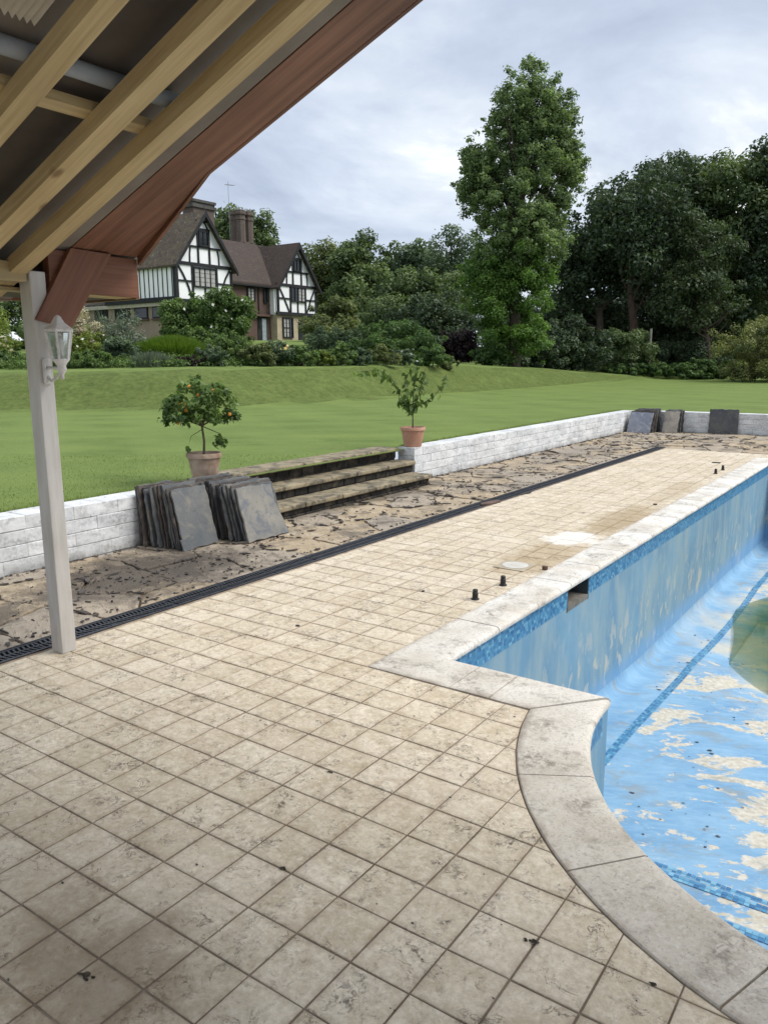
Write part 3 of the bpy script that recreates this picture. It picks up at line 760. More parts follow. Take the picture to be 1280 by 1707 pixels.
def coping_piece(inner, outer, name='coping_stone'):
    """inner / outer: matching lists of points; inner edge rounded and overhanging, top 6 mm proud of the tiles"""
    n = len(inner); vs, ed, fs = [], [], []
    zt, th = 0.006, 0.05
    prof = [(1.0, -0.03, 1), (1.0, zt-0.004, 1), (0.985, zt, 1), (0.88, zt, 0.15), (0.20, zt, 0), (0.075, zt, 0), (0.03, zt-0.006, 0), (0.006, zt-0.018, 0), (0.0, zt-0.028, 0), (0.012, zt-0.043, 0), (0.05, zt-th, 0), (0.35, zt-th, 0)]
    m = len(prof)
    for i in range(n):
        for f, z, e_ in prof:
            vs.append((inner[i][0]+(outer[i][0]-inner[i][0])*f, inner[i][1]+(outer[i][1]-inner[i][1])*f, z)); ed.append(e_)
    for i in range(n-1):
        for k in range(m-1): fs.append((i*m+k, (i+1)*m+k, (i+1)*m+k+1, i*m+k+1))
    fs.append(tuple(range(m))); fs.append(tuple((n-1)*m+k for k in range(m-1, -1, -1)))
    a = np.array(vs); c = Vector((a.min(0)+a.max(0))/2)
    me = bpy.data.meshes.new(name); me.from_pydata([tuple(Vector(v)-c) for v in vs], [], fs)
    at = me.attributes.new('edge', 'FLOAT', 'POINT'); at.data.foreach_set('value', ed)
    bm = bmesh.new(); bm.from_mesh(me); bmesh.ops.recalc_face_normals(bm, faces=bm.faces); bm.to_mesh(me); bm.free()
    o = link(name, me, MAT['coping'], pool, c-wparent(pool)+Vector((0, 0, RND.uniform(-.0015, .0015))))
    me.shade_smooth(); me.set_sharp_from_angle(angle=math.radians(40))
    return o
def mirror_piece(i, o):
    coping_piece([(2*CX-x, y) for x, y in i], [(2*CX-x, y) for x, y in o])
g = 0.0035
IX, OX, IY, OY = -2.135, -2.45, 3.69, 3.335
# straight long sides
y = 4.32; cuts = [y]
while y < 13.7:
    y += 0.605; cuts.append(min(y, 14.0))
for a, b in zip(cuts[:-1], cuts[1:]):
    if b-a < 0.05: continue
    inn = [(IX, a+g), (IX, b-g)]; out = [(OX, a+g), (OX, b-g)]
    coping_piece(inn, out); mirror_piece(inn, out)
# corner, shoulder pieces
for mi in (False, True):
    f = mirror_piece if mi else coping_piece
    f([(-1.93, IY), (IX, IY), (IX, 4.32-g)], [(-1.93, OY), (OX, OY), (OX, 4.32-g)])
    f([(-1.70, IY), (-1.93+2*g, IY)], [(-1.70, OY), (-1.93+2*g, OY)])
    f([(SHX+0.005, IY), (-1.70+2*g, IY)], [(-1.475, OY), (-1.70+2*g, OY)])
    # far corner and far end
    f([(IX, 14.0+g), (IX, 14.285), (-1.80, 14.285)], [(OX, 14.0+g), (OX, 14.645), (-1.80, 14.645)])
for k in range(7):
    a = -1.80 + (2*CX+3.6)/7*k; b = -1.80 + (2*CX+3.6)/7*(k+1)
    coping_piece([(b-g, 14.285), (a+g, 14.285)][::-1], [(b-g, 14.645), (a+g, 14.645)][::-1])
# curved end
A = [None, 210.5, 230.5, 250.5, 270, 289.5, 309.5, 329.5, None]
a_in0, a_out0 = 179.3, 190.2
for k in range(8):
    if k == 0: ai0, ao0, ai1, ao1 = a_in0, a_out0, 210.5, 210.5
    elif k == 7: ai0, ao0, ai1, ao1 = 329.5, 329.5, 540-a_in0, 540-a_out0
    else: ai0 = ao0 = A[k]; ai1 = ao1 = A[k+1]
    gi, go = math.degrees(g/RIN), math.degrees(g/ROUT)
    coping_piece(arc(RIN, ai0+gi, ai1-gi, 9), arc(ROUT, ao0+go, ao1-go, 9))

# shell: vertical walls, cove and floor
def floor_z(x, y):
    base = np.interp(y, [4, 6, 7.5, 11, 14.3], [-1.25, -1.29, -1.37, -1.39, -1.46])
    bowl = 0.34*np.clip(1.30-np.sqrt(((x-0.30)/1.9)**2+((y-9.7)/2.3)**2), 0, 1)
    return base - bowl
SK0, SK1 = 5.55, 5.97
sh = MB()
outline = [(PX0, PY1), (PX0, PY0), (SHX+0.0, PY0)]
def wall_strip(mb, pts, z0f, z1):
    for (p, q) in zip(pts[:-1], pts[1:]):
        mb.add([(p[0], p[1], z0f(*p)), (q[0], q[1], z0f(*q)), (q[0], q[1], z1), (p[0], p[1], z1)], [(0, 1, 2, 3)])
zb = lambda x, y: float(floor_z(x, y))+0.10
ylist = [PY1, 12, 10, 8, SK1]
wall_strip(sh, [(PX0, yy) for yy in ylist], zb, -0.04)
wall_strip(sh, [(PX0, SK1), (PX0, SK0)], zb, -0.20)
wall_strip(sh, [(PX0, SK0), (PX0, PY0)], zb, -0.04)
wall_strip(sh, [(PX0, PY0), (CX-RWALL+0.0, PY0)], zb, -0.04)
wall_strip(sh, [(CX-RWALL, PY0)]+arc(RWALL, 180, 360, 36)+[(CX+RWALL, PY0)], zb, -0.04)
wall_strip(sh, [(CX+RWALL, PY0), (PX1, PY0), (PX1, 8), (PX1, PY1), (PX0, PY1)], zb, -0.04)
sh.build('pool_wall', MAT['pool_wall'], pool, recalc=False)
# rounded joint between wall and floor and the floor itself, one height field
def pool_floor():
    xs = np.unique(np.concatenate([PX0+0.12*(1-np.cos(np.linspace(0, np.pi/2, 6))), np.linspace(PX0+0.12, PX1-0.12, 50), PX1-0.12*(1-np.cos(np.linspace(0, np.pi/2, 6)))]))
    ysn = np.unique(np.concatenate([np.linspace(2.0, 14.2, 120), PY1-0.12*(1-np.cos(np.linspace(0, np.pi/2, 6)))]))
    X, Y = np.meshgrid(xs, ysn, indexing='ij')
    dx = np.minimum(X-PX0, PX1-X); dy = PY1-Y
    d = np.clip(np.minimum(dx, dy), 0, 0.12)
    Z = floor_z(X, Y) + 0.12 - np.sqrt(np.maximum(0.12**2-(0.12-d)**2, 0))
    ny = len(ysn); q = [(i*ny+j, (i+1)*ny+j, (i+1)*ny+j+1, i*ny+j+1) for i in range(len(xs)-1) for j in range(ny-1)]
    v = np.stack([X, Y, Z], -1).reshape(-1, 3)-np.array(wparent(pool))
    link('pool_floor', np_mesh('pool_floor', v, np.array(q)), MAT['pool_floor'], pool, smooth=True)
pool_floor()
# broad entry steps inside the curved end
def half_disc(y1, r):
    pts = [(x, yy) for x, yy in arc(r, 180, 360, 30) if yy <= y1]
    lo = math.sqrt(max(r*r-(y1-CY)**2, 0)); return [(CX-lo, y1)]+pts+[(CX+lo, y1)]
for y1, zt in ((3.60, -0.78), (3.15, -0.60)):
    st = MB().prism(half_disc(min(y1, 3.62), RWALL-0.004), 'z', -1.3, zt).build('entry_step', MAT['pool_floor'], pool, bevel=0)
st = MB().box(CX-RWALL+0.01, CX+RWALL-0.01, 3.58, 4.0, -1.35, -1.02).build('entry_step', MAT['pool_floor'], pool, bevel=0.01)

# mosaic pieces: waterline band, floor line, step edges
def mosaic_band(name, pts_fn, length, rows, s=0.0245, gap=0.0022):
    v, f, r = [], [], []
    n = int(length/s)
    for i in range(n):
        for k in range(rows):
            a, b = pts_fn(i*s+gap, k*s+gap), None
            q = [pts_fn(i*s+gap/2, k*s+gap/2), pts_fn((i+1)*s-gap/2, k*s+gap/2), pts_fn((i+1)*s-gap/2, (k+1)*s-gap/2), pts_fn(i*s+gap/2, (k+1)*s-gap/2)]
            bidx = len(v); v += q; f.append((bidx, bidx+1, bidx+2, bidx+3)); r += [RND.random()]*4
    off = wparent(pool)
    me = np_mesh(name, np.array(v)-np.array(off), np.array(f), {'rnd': np.array(r)})
    o = link(name, me, MAT['mosaic'], pool); o['kind'] = 'stuff'; return o
mosaic_band('waterline_mosaic', lambda a, b: (PX0+0.004, PY0+0.01+a, -0.05-b), SK0-PY0-0.02, 6)
mosaic_band('waterline_mosaic', lambda a, b: (PX0+0.004, SK1+0.01+a, -0.05-b), PY1-SK1-0.02, 6)
mosaic_band('waterline_mosaic', lambda a, b: (PX0+0.01+a, PY1-0.004, -0.05-b), PX1-PX0-0.02, 6)
mosaic_band('waterline_mosaic', lambda a, b: (PX1-0.004, PY0+0.01+a, -0.05-b), PY1-PY0-0.02, 6)
mosaic_band('waterline_mosaic', lambda a, b: (PX0+0.01+a, PY0+0.004, -0.05-b), SHX-PX0-0.05, 6)
mosaic_band('waterline_mosaic', lambda a, b: (CX+(RWALL-0.004)*math.cos(math.pi+a/RWALL), CY+(RWALL-0.004)*math.sin(math.pi+a/RWALL), -0.05-b), math.pi*RWALL, 6)
mosaic_band('floor_line_mosaic', lambda a, b: (-1.80+b, 4.15+a, float(floor_z(-1.8+b, 4.15+a))+0.004), 14.0-4.15, 3)
for yy, zt, x0, x1 in ((4.0, -1.016, -1.1, 1.7), (3.60, -0.776, -1.1, 1.7), (3.15, -0.596, -1.0, 1.6)):
    mosaic_band('step_edge_mosaic', lambda a, b, x0=x0, yy=yy, zt=zt: (x0+a, yy-0.012-b, zt), x1-x0, 2)
# skimmer mouth
k = MB(); k.box(PX0-0.40, PX0-0.38, SK0, SK1, -0.24, -0.04); k.box(PX0-0.38, PX0+0.002, SK0-0.02, SK0, -0.24, -0.045); k.box(PX0-0.38, PX0+0.002, SK1, SK1+0.02, -0.24, -0.045); k.box(PX0-0.38, PX0-0.01, SK0, SK1, -0.05, -0.045)
sk = k.build('skimmer', MAT['skimmer_dark'], pool)
MB().box(PX0-0.38, PX0+0.003, SK0+0.001, SK1-0.001, -0.235, -0.197).build('sill', MAT['skimmer_sill'], sk)
gv, gf = [], []
for _ in range(260):
    x, y = RND.uniform(-2.0, 2.0), RND.uniform(4.1, 9.5); L = RND.uniform(.004, .016)*RND.choice((1, 1, 1, 2)); z = float(floor_z(x, y))+.003; b = len(gv); a = RND.uniform(0, 6.28)
    for k in range(5):
        q = L*RND.uniform(.5, 1.1); gv.append((x+q*math.cos(a+k*1.257), y+.5*q*math.sin(a+k*1.257), z+RND.uniform(0, .006)))
    gf.append(tuple(b+k for k in range(5)))
o = MB().add(gv, gf).build('leaf_scraps', MAT['chip'], pool, recalc=False); o['kind'] = 'stuff'
# standing water at the deep end
wpts = []
for i in range(48):
    a = 2*math.pi*i/48; r = 1+0.05*math.sin(3*a+1)+0.04*math.sin(5*a+.4)
    wpts.append((0.30+2.15*r*math.cos(a), 9.7+2.65*r*math.sin(a)))
o = link('water', flat(wpts, -1.438), MAT['water']); tag(o, 'murky green standing water left in the deep end of the pool', 'water', kind='structure')

# ------------------------------------------------------------------ crazy paving strip, flagstones
STRIPS = [(-5.925, -4.385, -1.0, 18.92), (-4.385, 4.0, 15.32, 18.92)]
mortar_me = join_flat('stone_paving', [[(-5.99, -3), (-4.2, -3), (-4.2, 18.99), (-5.99, 18.99)], [(-4.2, 15.3), (6, 15.3), (6, 18.99), (-4.2, 18.99)]], -0.018)
paving = link('stone_paving', mortar_me, MAT['mortar'])
tag(paving, 'broken crazy paving of tan flagstones between the white wall and deck', 'paving', kind='structure')
def voronoi_cells(x0, x1, y0, y1, cw, ch, seed):
    r = random.Random(seed); pts = []
    nx, nyy = max(1, round((x1-x0)/cw)), max(1, round((y1-y0)/ch))
    for j in range(nyy):
        for i in range(nx):
            pts.append((x0+(i+0.5+r.uniform(-.36, .36)+(0.25 if j % 2 else -0.25)*(nx > 1))*(x1-x0)/nx, y0+(j+0.5+r.uniform(-.36, .36))*(y1-y0)/nyy))
    cells = []
    for p in pts:
        poly = [(x0, y0), (x1, y0), (x1, y1), (x0, y1)]
        for q in pts:
            if q is p or abs(q[0]-p[0])+abs(q[1]-p[1]) > 2.4: continue
            a, b = q[0]-p[0], q[1]-p[1]; c = (q[0]**2+q[1]**2-p[0]**2-p[1]**2)/2
            poly = clip(poly, a, b, c)
            if len(poly) < 3: break
        if len(poly) >= 3: cells.append(poly)
    return cells
def rough_outline(poly, step, jit, r):
    out = []
    for i in range(len(poly)):
        p, q = poly[i], poly[(i+1) % len(poly)]; L = math.hypot(q[0]-p[0], q[1]-p[1]); n = max(1, int(L/step))
        for k in range(n):
            t = k/n; out.append((p[0]+(q[0]-p[0])*t+r.uniform(-jit, jit), p[1]+(q[1]-p[1])*t+r.uniform(-jit, jit)))
    return out
fr = random.Random(3)
EDGES = []
for (x0, x1, y0, y1), cw, ch, sd in ((STRIPS[0], 0.52, 0.50, 5), (STRIPS[1], 0.62, 0.50, 6)):
    for poly in voronoi_cells(x0, x1, y0, y1, cw, ch, sd):
        EDGES += [(poly[i], poly[(i+1) % len(poly)]) for i in range(len(poly))]
        pl = rough_outline(inset(poly, 1, 0.013), 0.06, 0.012, fr)
        c = (sum(p[0] for p in pl)/len(pl), sum(p[1] for p in pl)/len(pl)); n = len(pl)
        top = fr.uniform(-0.004, 0.010)
        vs = [(p[0]-c[0], p[1]-c[1], -0.03) for p in pl]+[(p[0]-c[0], p[1]-c[1], -0.005) for p in pl]
        pi_ = inset(pl, 1, 0.012); vs += [(p[0]-c[0], p[1]-c[1], 0.0) for p in pi_]
        fs = [(k*n+i, k*n+(i+1) % n, (k+1)*n+(i+1) % n, (k+1)*n+i) for k in range(2) for i in range(n)]+[tuple(2*n+i for i in range(n))]
        me = bpy.data.meshes.new('flagstone'); me.from_pydata(vs, [], fs)
        link('flagstone', me, MAT['flag'], paving, (c[0], c[1], top), (fr.uniform(-.012, .012), fr.uniform(-.012, .012), 0))

# slate debris: uncountable shards strewn over the paving
def debris():
    v, f = [], []
    r = random.Random(21)
    def shard(x, y, L, W, h, a, z=0.008):
        n = r.randint(3, 6); b = len(v); ang = [2*math.pi*(k+r.uniform(-.38, .38))/n for k in range(n)]; rad = [r.uniform(.55, 1.35) for k in range(n)]; ca, sa = math.cos(a), math.sin(a); tx, ty = r.uniform(-.15, .15), r.uniform(-.15, .15)
        for zz in (0, h):
            for k in range(n):
                px, py = L/2*rad[k]*math.cos(ang[k]), W/2*rad[k]*math.sin(ang[k])
                v.append((x+px*ca-py*sa, y+px*sa+py*ca, z+zz+px*tx+py*ty))
        f.append(tuple(b+k for k in range(n-1, -1, -1))); f.append(tuple(b+n+k for k in range(n)))
        for k in range(n): f.append((b+k, b+(k+1) % n, b+n+(k+1) % n, b+n+k))
    # drifts: (cx, cy, sx, sy, count, size)
    for cx, cy, sx, sy, cnt, s in ((-5.05, 3.8, .30, .45, 420, .018), (-4.85, 4.5, .22, .5, 200, .028), (-5.3, 3.6, .3, .4, 140, .03), (-4.75, 2.9, .2, .4, 90, .04), (-5.0, 5.4, .25, .5, 60, .04),
                                   (-5.05, 7.0, .28, .8, 150, .045), (-5.1, 8.6, .3, .8, 190, .05), (-5.2, 10.6, .35, 1.3, 240, .055), (-5.2, 13.6, .4, 1.7, 260, .06), (-5.1, 16.8, .5, 1.0, 150, .07), (-3.0, 17.2, 1.4, .7, 260, .08)):
        for _ in range(int(cnt*.34)):
            x, y = r.gauss(cx, sx), r.gauss(cy, sy)
            if not ((-5.9 < x < -4.42 and y < 18.8) or (15.4 < y < 18.8 and -5.9 < x < 3)): continue
            L = s*r.uniform(.3, 2.0)*r.choice((.5, 1, 1, 1.3)); shard(x, y, L, L*r.uniform(.15, .6), r.uniform(.003, .012), r.uniform(0, 6.28))
    for _ in range(260):
        x, y = r.uniform(-5.88, -4.42), r.uniform(1.5, 18.7); L = r.uniform(.008, .035)
        shard(x, y, L, L*r.uniform(.3, .9), r.uniform(.003, .008), r.uniform(0, 6.28))
    for (p, q) in EDGES:
        L0 = math.hypot(q[0]-p[0], q[1]-p[1]); a = math.atan2(q[1]-p[1], q[0]-p[0])
        if r.random() < .62 or min(p[1], q[1]) < 1.5: continue
        for _ in range(int(L0/.09)+1):
            if r.random() < .45: continue
            f_ = r.random(); L = r.uniform(.03, .15); x, y = p[0]+(q[0]-p[0])*f_+r.gauss(0, .012), p[1]+(q[1]-p[1])*f_+r.gauss(0, .012)
            if x < -5.9 or (x > -4.43 and y < 15.4) or y > 18.85: continue
            shard(x, y, L, L*r.uniform(.12, .4), r.uniform(.004, .014), a+r.gauss(0, .35))
    # crumbs along the foot of the wall and the drain
    for _ in range(700):
        y = r.uniform(2, 18.7)
        x = -5.9+abs(r.gauss(0, .04)) if r.random() < .6 else -4.42-abs(r.gauss(0, .03))
        L = r.uniform(.012, .05); shard(x, y, L, L*r.uniform(.3, .9), r.uniform(.003, .012), r.uniform(0, 6.28))
    me = bpy.data.meshes.new('slate_debris'); me.from_pydata(v, [], f)
    o = link('slate_debris', me, MAT['chip']); tag(o, 'dark slate chips and shards strewn over the crazy paving', 'debris', kind='stuff')
debris()
def lone_shard(name, x, y, L, W, h, a, mat, label, cat, group=None, seed=0):
    r = random.Random(seed); n = 8; pl = [(L/2*math.cos(2*math.pi*k/n)*r.uniform(.75, 1.1), W/2*math.sin(2*math.pi*k/n)*r.uniform(.75, 1.1)) for k in range(n)]
    ca, sa = math.cos(a), math.sin(a)
    o = MB().prism([(x+p[0]*ca-p[1]*sa, y+p[0]*sa+p[1]*ca) for p in pl], 'z', 0.003, 0.003+h).build(name, mat, None, bevel=0.002)
    return tag(o, label, cat, group)
lone_shard('slate_shard', -4.22, 8.25, 0.42, 0.13, .018, 1.45, MAT['redchip'], 'long reddish brown slate shard lying across the drain edge halfway along', 'slate shard', seed=4)
lone_shard('slate_shard', -4.17, 9.1, 0.22, 0.05, .012, 1.3, MAT['chip'], 'thin dark slate shard on the tiles beyond the reddish shard', 'slate shard', seed=5)
lone_shard('stone_chip', -2.47, 5.79, 0.05, 0.035, .03, 0.5, MAT['redchip'], 'small brown stone chip beside the pool coping near the skimmer', 'stone chip', seed=6)
lone_shard('stone_chip', -2.96, 4.72, 0.03, 0.018, .008, 0.9, MAT['chip'], 'tiny dark chip lying on the deck tiles left of the black stubs', 'stone chip', seed=8)
lone_shard('stone_chip', -3.22, 3.62, 0.035, 0.018, .008, 0.3, MAT['chip'], 'tiny dark chip on pale tiles between the post and pool corner', 'stone chip', seed=9)
lone_shard('stone_chip', -2.58, 9.2, 0.05, 0.03, .014, 0.3, MAT['chip'], 'small dark chip on the ochre stained tiles along the pool', 'stone chip', seed=10)
def leaf_crumb(x, y, s, a, label, seed):
    r = random.Random(seed); v, f = [], []
    for _ in range(7):
        cx, cy, L, an = x+r.gauss(0, s*.28), y+r.gauss(0, s*.16), s*r.uniform(.25, .6), r.uniform(0, 6.28); b = len(v); n = 7
        v.append((cx, cy, .004+r.uniform(.2, .5)*L*.5))
        for k in range(n):
            q = L*r.uniform(.35, 1.05)*(.5+.5*abs(math.cos(math.pi*k/n))); v.append((cx+q*math.cos(an+2*math.pi*k/n), cy+q*math.sin(an+2*math.pi*k/n)*.7, .0015+r.uniform(0, .25)*L))
        for k in range(n): f.append((b, b+1+k, b+1+(k+1) % n))
    o = MB().add(v, f).build('dead_leaf', MAT['litter'], None, recalc=False)
    tag(o, label, 'leaf', 'dead leaves on the deck')
MAT['litter'] = simple('leaf_litter', (0.02, 0.017, 0.013), (0.07, 0.055, 0.035), 60, .9, .2)
from math import pi
def gp(u, v, z=0.0):
    d = _F*FPX+_R*(u-640)-_U*(v-853.5); t = (z-H)/d.z; return (d.x*t, d.y*t)
for (u, v, s, lab, sd) in ((140, 1628, .040, 'dark crumpled dead leaf on the nearest tiles at lower left', 31), (884, 1570, .030, 'dark clump of leaf litter on tiles left of the curved coping', 32), (472, 1449, .022, 'small dark leaf scrap on a grout line left of centre', 33), (551, 1288, .020, 'small curled dark leaf scrap in the middle of the deck', 34), (1090, 1642, .022, 'small dark leaf scrap in the joint beside the curved coping', 35)):
    x, y = gp(u, v); leaf_crumb(x, y, s, sd, lab, sd)

def deck_grit():
    r = random.Random(5); v, f = [], []
    for _ in range(420):
        x, y = r.uniform(-4.1, .2), r.uniform(.9, 12)*r.random()**.3
        if x > -2.5 and y > 3.3 or math.hypot(x-CX, y-CY) < ROUT or y < .8: continue
        L = r.uniform(.0012, .0035)*r.choice((1, 1, 1, 1.8)); a = r.uniform(0, 6.28); b = len(v); n = 5
        for zz in (.0015, .0015+L*.5):
            for k in range(n):
                t = a+2*math.pi*k/n; q = L*r.uniform(.6, 1.2); v.append((x+q*math.cos(t), y+.6*q*math.sin(t), zz))
        f.append(tuple(b+n+k for k in range(n)))
        for k in range(n): f.append((b+k, b+(k+1) % n, b+n+(k+1) % n, b+n+k))
    me = bpy.data.meshes.new('deck_grit'); me.from_pydata(v, [], f); o = link('deck_grit', me, MAT['chip'])
    tag(o, 'scattered dark grit and crumbs on the deck tiles', 'grit', kind='stuff')
deck_grit()

# ------------------------------------------------------------------ drain channel
drain = empty('drain_channel', (-4.29, 8.0, 0)); tag(drain, 'long black slotted drain channel between crazy paving and deck tiles', 'drain')
k = MB(); k.box(-4.382, -4.372, -1, 15.28, -0.05, 0.006); k.box(-4.206, -4.196, -1, 15.28, -0.05, 0.006); k.box(-4.38, -4.2, -1, 15.28, -0.06, -0.045)
k.build('channel', MAT['drain'], drain)
gm = MB(); Lg = 0.5
gm.box(-0.080, -0.066, 0.002, Lg-0.002, -0.02, 0.004); gm.box(0.066, 0.080, 0.002, Lg-0.002, -0.02, 0.004); gm.box(-0.006, 0.006, 0.002, Lg-0.002, -0.02, 0.003)
nb = 17
for i in range(nb):
    yy = 0.012+i*(Lg-0.024)/(nb-1)
    for s_ in (-1, 1):
        gm.bar((0.005*s_, yy, -0.004), (0.068*s_, yy+(0.014 if yy < Lg-.03 else -.0), -0.004), 0.011, 0.013)
gme = bpy.data.meshes.new('grate'); gme.from_pydata(gm.v, [], gm.f); gme.materials.append(MAT['drain'])
yy = 1.0
while yy < 15.2:
    link('grate', gme, MAT['drain'], drain, Vector((-4.289, yy, RND.uniform(-.002, .002)))-wparent(drain), (0, RND.uniform(-.01, .01), RND.uniform(-.004, .004))); yy += 0.5
# thin mortar lip between drain and tiles
lip = MB().box(-4.195, -4.168, -1, 15.28, -0.03, -0.002).build('edge_mortar', simple('edge_mortar', (0.22, 0.16, 0.11), (0.36, 0.29, 0.21), 9, .9, .4), drain)

# ------------------------------------------------------------------ white block walls
def bevel_box_mesh(name, sx, sy, sz, b, mat, seed):
    r = random.Random(seed); bm = bmesh.new(); bmesh.ops.create_cube(bm, size=1)
    for v_ in bm.verts: v_.co = (v_.co.x*sx+r.uniform(-.003, .003), v_.co.y*sy+r.uniform(-.001, .001), v_.co.z*sz+r.uniform(-.0025, .0025))
    bmesh.ops.bevel(bm, geom=bm.edges[:], offset=b, segments=2, affect='EDGES', profile=0.5)
    me = bpy.data.meshes.new(name); bm.to_mesh(me); bm.free(); me.materials.append(mat); return me
CH = 0.1175
_bm_cache = {}
def block_mesh(axis, L, seed):
    key = (axis, round(L, 3), seed)
    if key not in _bm_cache:
        s = (0.28, L-0.0005, CH-0.004) if axis == 'y' else (L-0.0005, 0.28, CH-0.004)
        _bm_cache[key] = bevel_box_mesh('block', *s, 0.0055, MAT['block'], hash(key[:2]) % 97+seed)
    return _bm_cache[key]
def block_wall(axis, fixed, a0, a1, label, BL=0.44):
    mid = (a0+a1)/2
    root = empty('retaining_wall', (fixed, mid, 0) if axis == 'y' else (mid, fixed, 0)); tag(root, label, 'wall', 'white painted retaining walls')
    c = MB()
    if axis == 'y': c.box(fixed-0.128, fixed+0.128, a0+0.012, a1-0.012, -0.10, 0.455)
    else: c.box(a0+0.012, a1-0.012, fixed-0.128, fixed+0.128, -0.10, 0.455)
    c.build('mortar_core', MAT['block'], root)
    for k in range(4):
        p = a0 - (BL/2 if k % 2 else 0)
        while p < a1-0.02:
            s, e_ = max(p, a0), min(p+BL, a1)
            if e_-s > 0.05:
                me = block_mesh(axis, e_-s, RND.randint(0, 3)); ctr = (s+e_)/2; z = CH*(k+.5)
                j = RND.uniform(-.003, .003)
                loc = Vector((fixed+j, ctr, z)) if axis == 'y' else Vector((ctr, fixed+j, z))
                link('block', me, MAT['block'], root, loc-wparent(root))
            p += BL
    return root
block_wall('y', -6.075, 1.0, 5.75, 'white painted block wall behind the near slates and orange tree')
block_wall('y', -6.075, 9.22, 18.92, 'long white painted block wall running from the steps to the far corner')
block_wall('x', 19.07, -5.93, 3.2, 'white painted block wall across the far end of the terrace')

# ------------------------------------------------------------------ garden steps
steps = empty('garden_steps', (-5.9, 7.4, 0)); tag(steps, 'three weathered stone steps with dark risers leading up to the lawn', 'steps')
SY0, SY1 = 5.78, 9.19
for (xf, xb, zt, y1) in ((-5.56, -5.93, 0.150, 9.10), (-5.885, -6.22, 0.298, SY1), (-6.17, -6.56, 0.466, SY1)):
    n = 5; L = (y1-SY0)/n
    for k in range(n):
        a, b = SY0+k*L+0.003, SY0+(k+1)*L-0.003
        MB().box(xb+RND.uniform(-.004, .004), xf+RND.uniform(-.006, .006), a, b, zt-0.055, zt+RND.uniform(-.003, .003)).build('tread_stone', MAT['step'], steps, bevel=0.016, seg=3)
    # riser bricks under the nosing
    rb, zb_ = xf-0.05, zt-0.150
    MB().box(xb-0.02, rb-0.012, SY0+.005, y1-.03, zb_-0.05, zt-0.056).build('riser_core', MAT['riser'], steps)
    p = SY0; row = 0
    rows = ((zb_+0.002, zt-0.058),) if zt > .2 else ((zb_-0.002, zb_+0.030), (zb_+0.033, zt-0.058))
    for (q0, q1) in rows:
        p = SY0-(0.11 if row else 0); row += 1
        while p < y1-0.05:
            a, b = max(p, SY0), min(p+0.228, y1-0.02)
            if b-a > .03: MB().box(rb-0.06, rb+RND.uniform(-.004, .004)+(0.02 if (row == 1 and zt < .2) else 0), a+.004, b-.004, q0, q1).build('riser_brick', MAT['riser'], steps, bevel=0.006, seg=1)
            p += 0.228

# ------------------------------------------------------------------ slates
def slate_mesh(w, h, t, seed, corner=None):
    r = random.Random(seed); hw = w/2
    pl = [(-hw, 0), (hw, 0), (hw, h), (-hw, h)]
    if corner == 'cut': pl = [(-hw, 0), (hw, 0), (hw-.02, h*.16), (hw-.05, h*.40), (hw-.09, h*.62), (hw-.075, h*.97), (-hw+.01, h)]
    pl = rough_outline(pl, 0.05, 0.0075, r); n = len(pl)
    vs = []
    for z, k in ((0, .004), (t*.35, 0), (t*.7, -.002), (t, .004)):
        for p in inset(pl, 1, max(k, 0)): vs.append((p[0]+r.uniform(-.002, .002), p[1]+r.uniform(-.002, .002), z))
    fs = [tuple(range(n-1, -1, -1)), tuple(3*n+i for i in range(n))]+[(k*n+i, k*n+(i+1) % n, (k+1)*n+(i+1) % n, (k+1)*n+i) for k in range(3) for i in range(n)]
    me = bpy.data.meshes.new('slate'); me.from_pydata(vs, [], fs); return me
def slate(w, h, t, base, lean, mat, label, group, seed, corner=None, face='x', spin=0.0, tilt=0.0):
    """base: middle of the lower front edge; the slab leans back by 'lean'; face 'x': front towards +x, 'y': front towards -y"""
    me = slate_mesh(w, h, t, seed, corner)
    o = link('slate', me, mat)
    if face == 'x': B = Matrix((( 0, 0, 1), (1, 0, 0), (0, 1, 0))).to_4x4()      # local x->y, y->z, z(thickness)->+x
    else: B = Matrix(((1, 0, 0), (0, 0, -1), (0, 1, 0))).to_4x4()
    ax = Matrix.Rotation(-lean, 4, 'Y') if face == 'x' else Matrix.Rotation(-lean, 4, 'X')
    o.matrix_world = Matrix.Translation(base) @ Matrix.Rotation(spin, 4, 'Z') @ ax @ B @ Matrix.Rotation(tilt, 4, 'Z') @ Matrix.Translation((0, 0, -t))
    return tag(o, label, 'slate', group)
sr = random.Random(77)
ORD = ['front', 'second', 'third', 'fourth', 'fifth', 'sixth', 'seventh', 'eighth', 'ninth', 'tenth', 'eleventh', 'twelfth', 'thirteenth', 'fourteenth', 'fifteenth', 'sixteenth', 'seventeenth', 'eighteenth', 'nineteenth']
def stack(xs0, xs1, n, y, w, h, lean0, lean1, front_mat, front_label, rest_label, group, seed, y_dir=0.0, corner=None):
    pitch = (xs1-xs0)/(n-1)
    for i in range(n):
        f = i/(n-1); last = i == n-1
        base = Vector((xs0+(xs1-xs0)*f, y+y_dir*(1-f)+(0 if last else sr.uniform(-.022, .022)), 0.012))
        ww = w if last else w*sr.uniform(.90, 1.06); hh = h if last else h*sr.uniform(.97, 1.04)
        slate(ww, hh, min(pitch*.80, .03)*sr.uniform(.6, 1), base, lean0+(lean1-lean0)*f, front_mat if last else (MAT['slate_edge'] if sr.random() < .6 else MAT['slate']),
              front_label if last else ('rearmost slate of ' if i == 0 else ORD[n-1-i]+' slate from the front of ')+rest_label, group, seed+i, corner if last else None, 'x', sr.uniform(-.02, .02) if not last else 0, 0 if last else sr.uniform(-.02, .02))
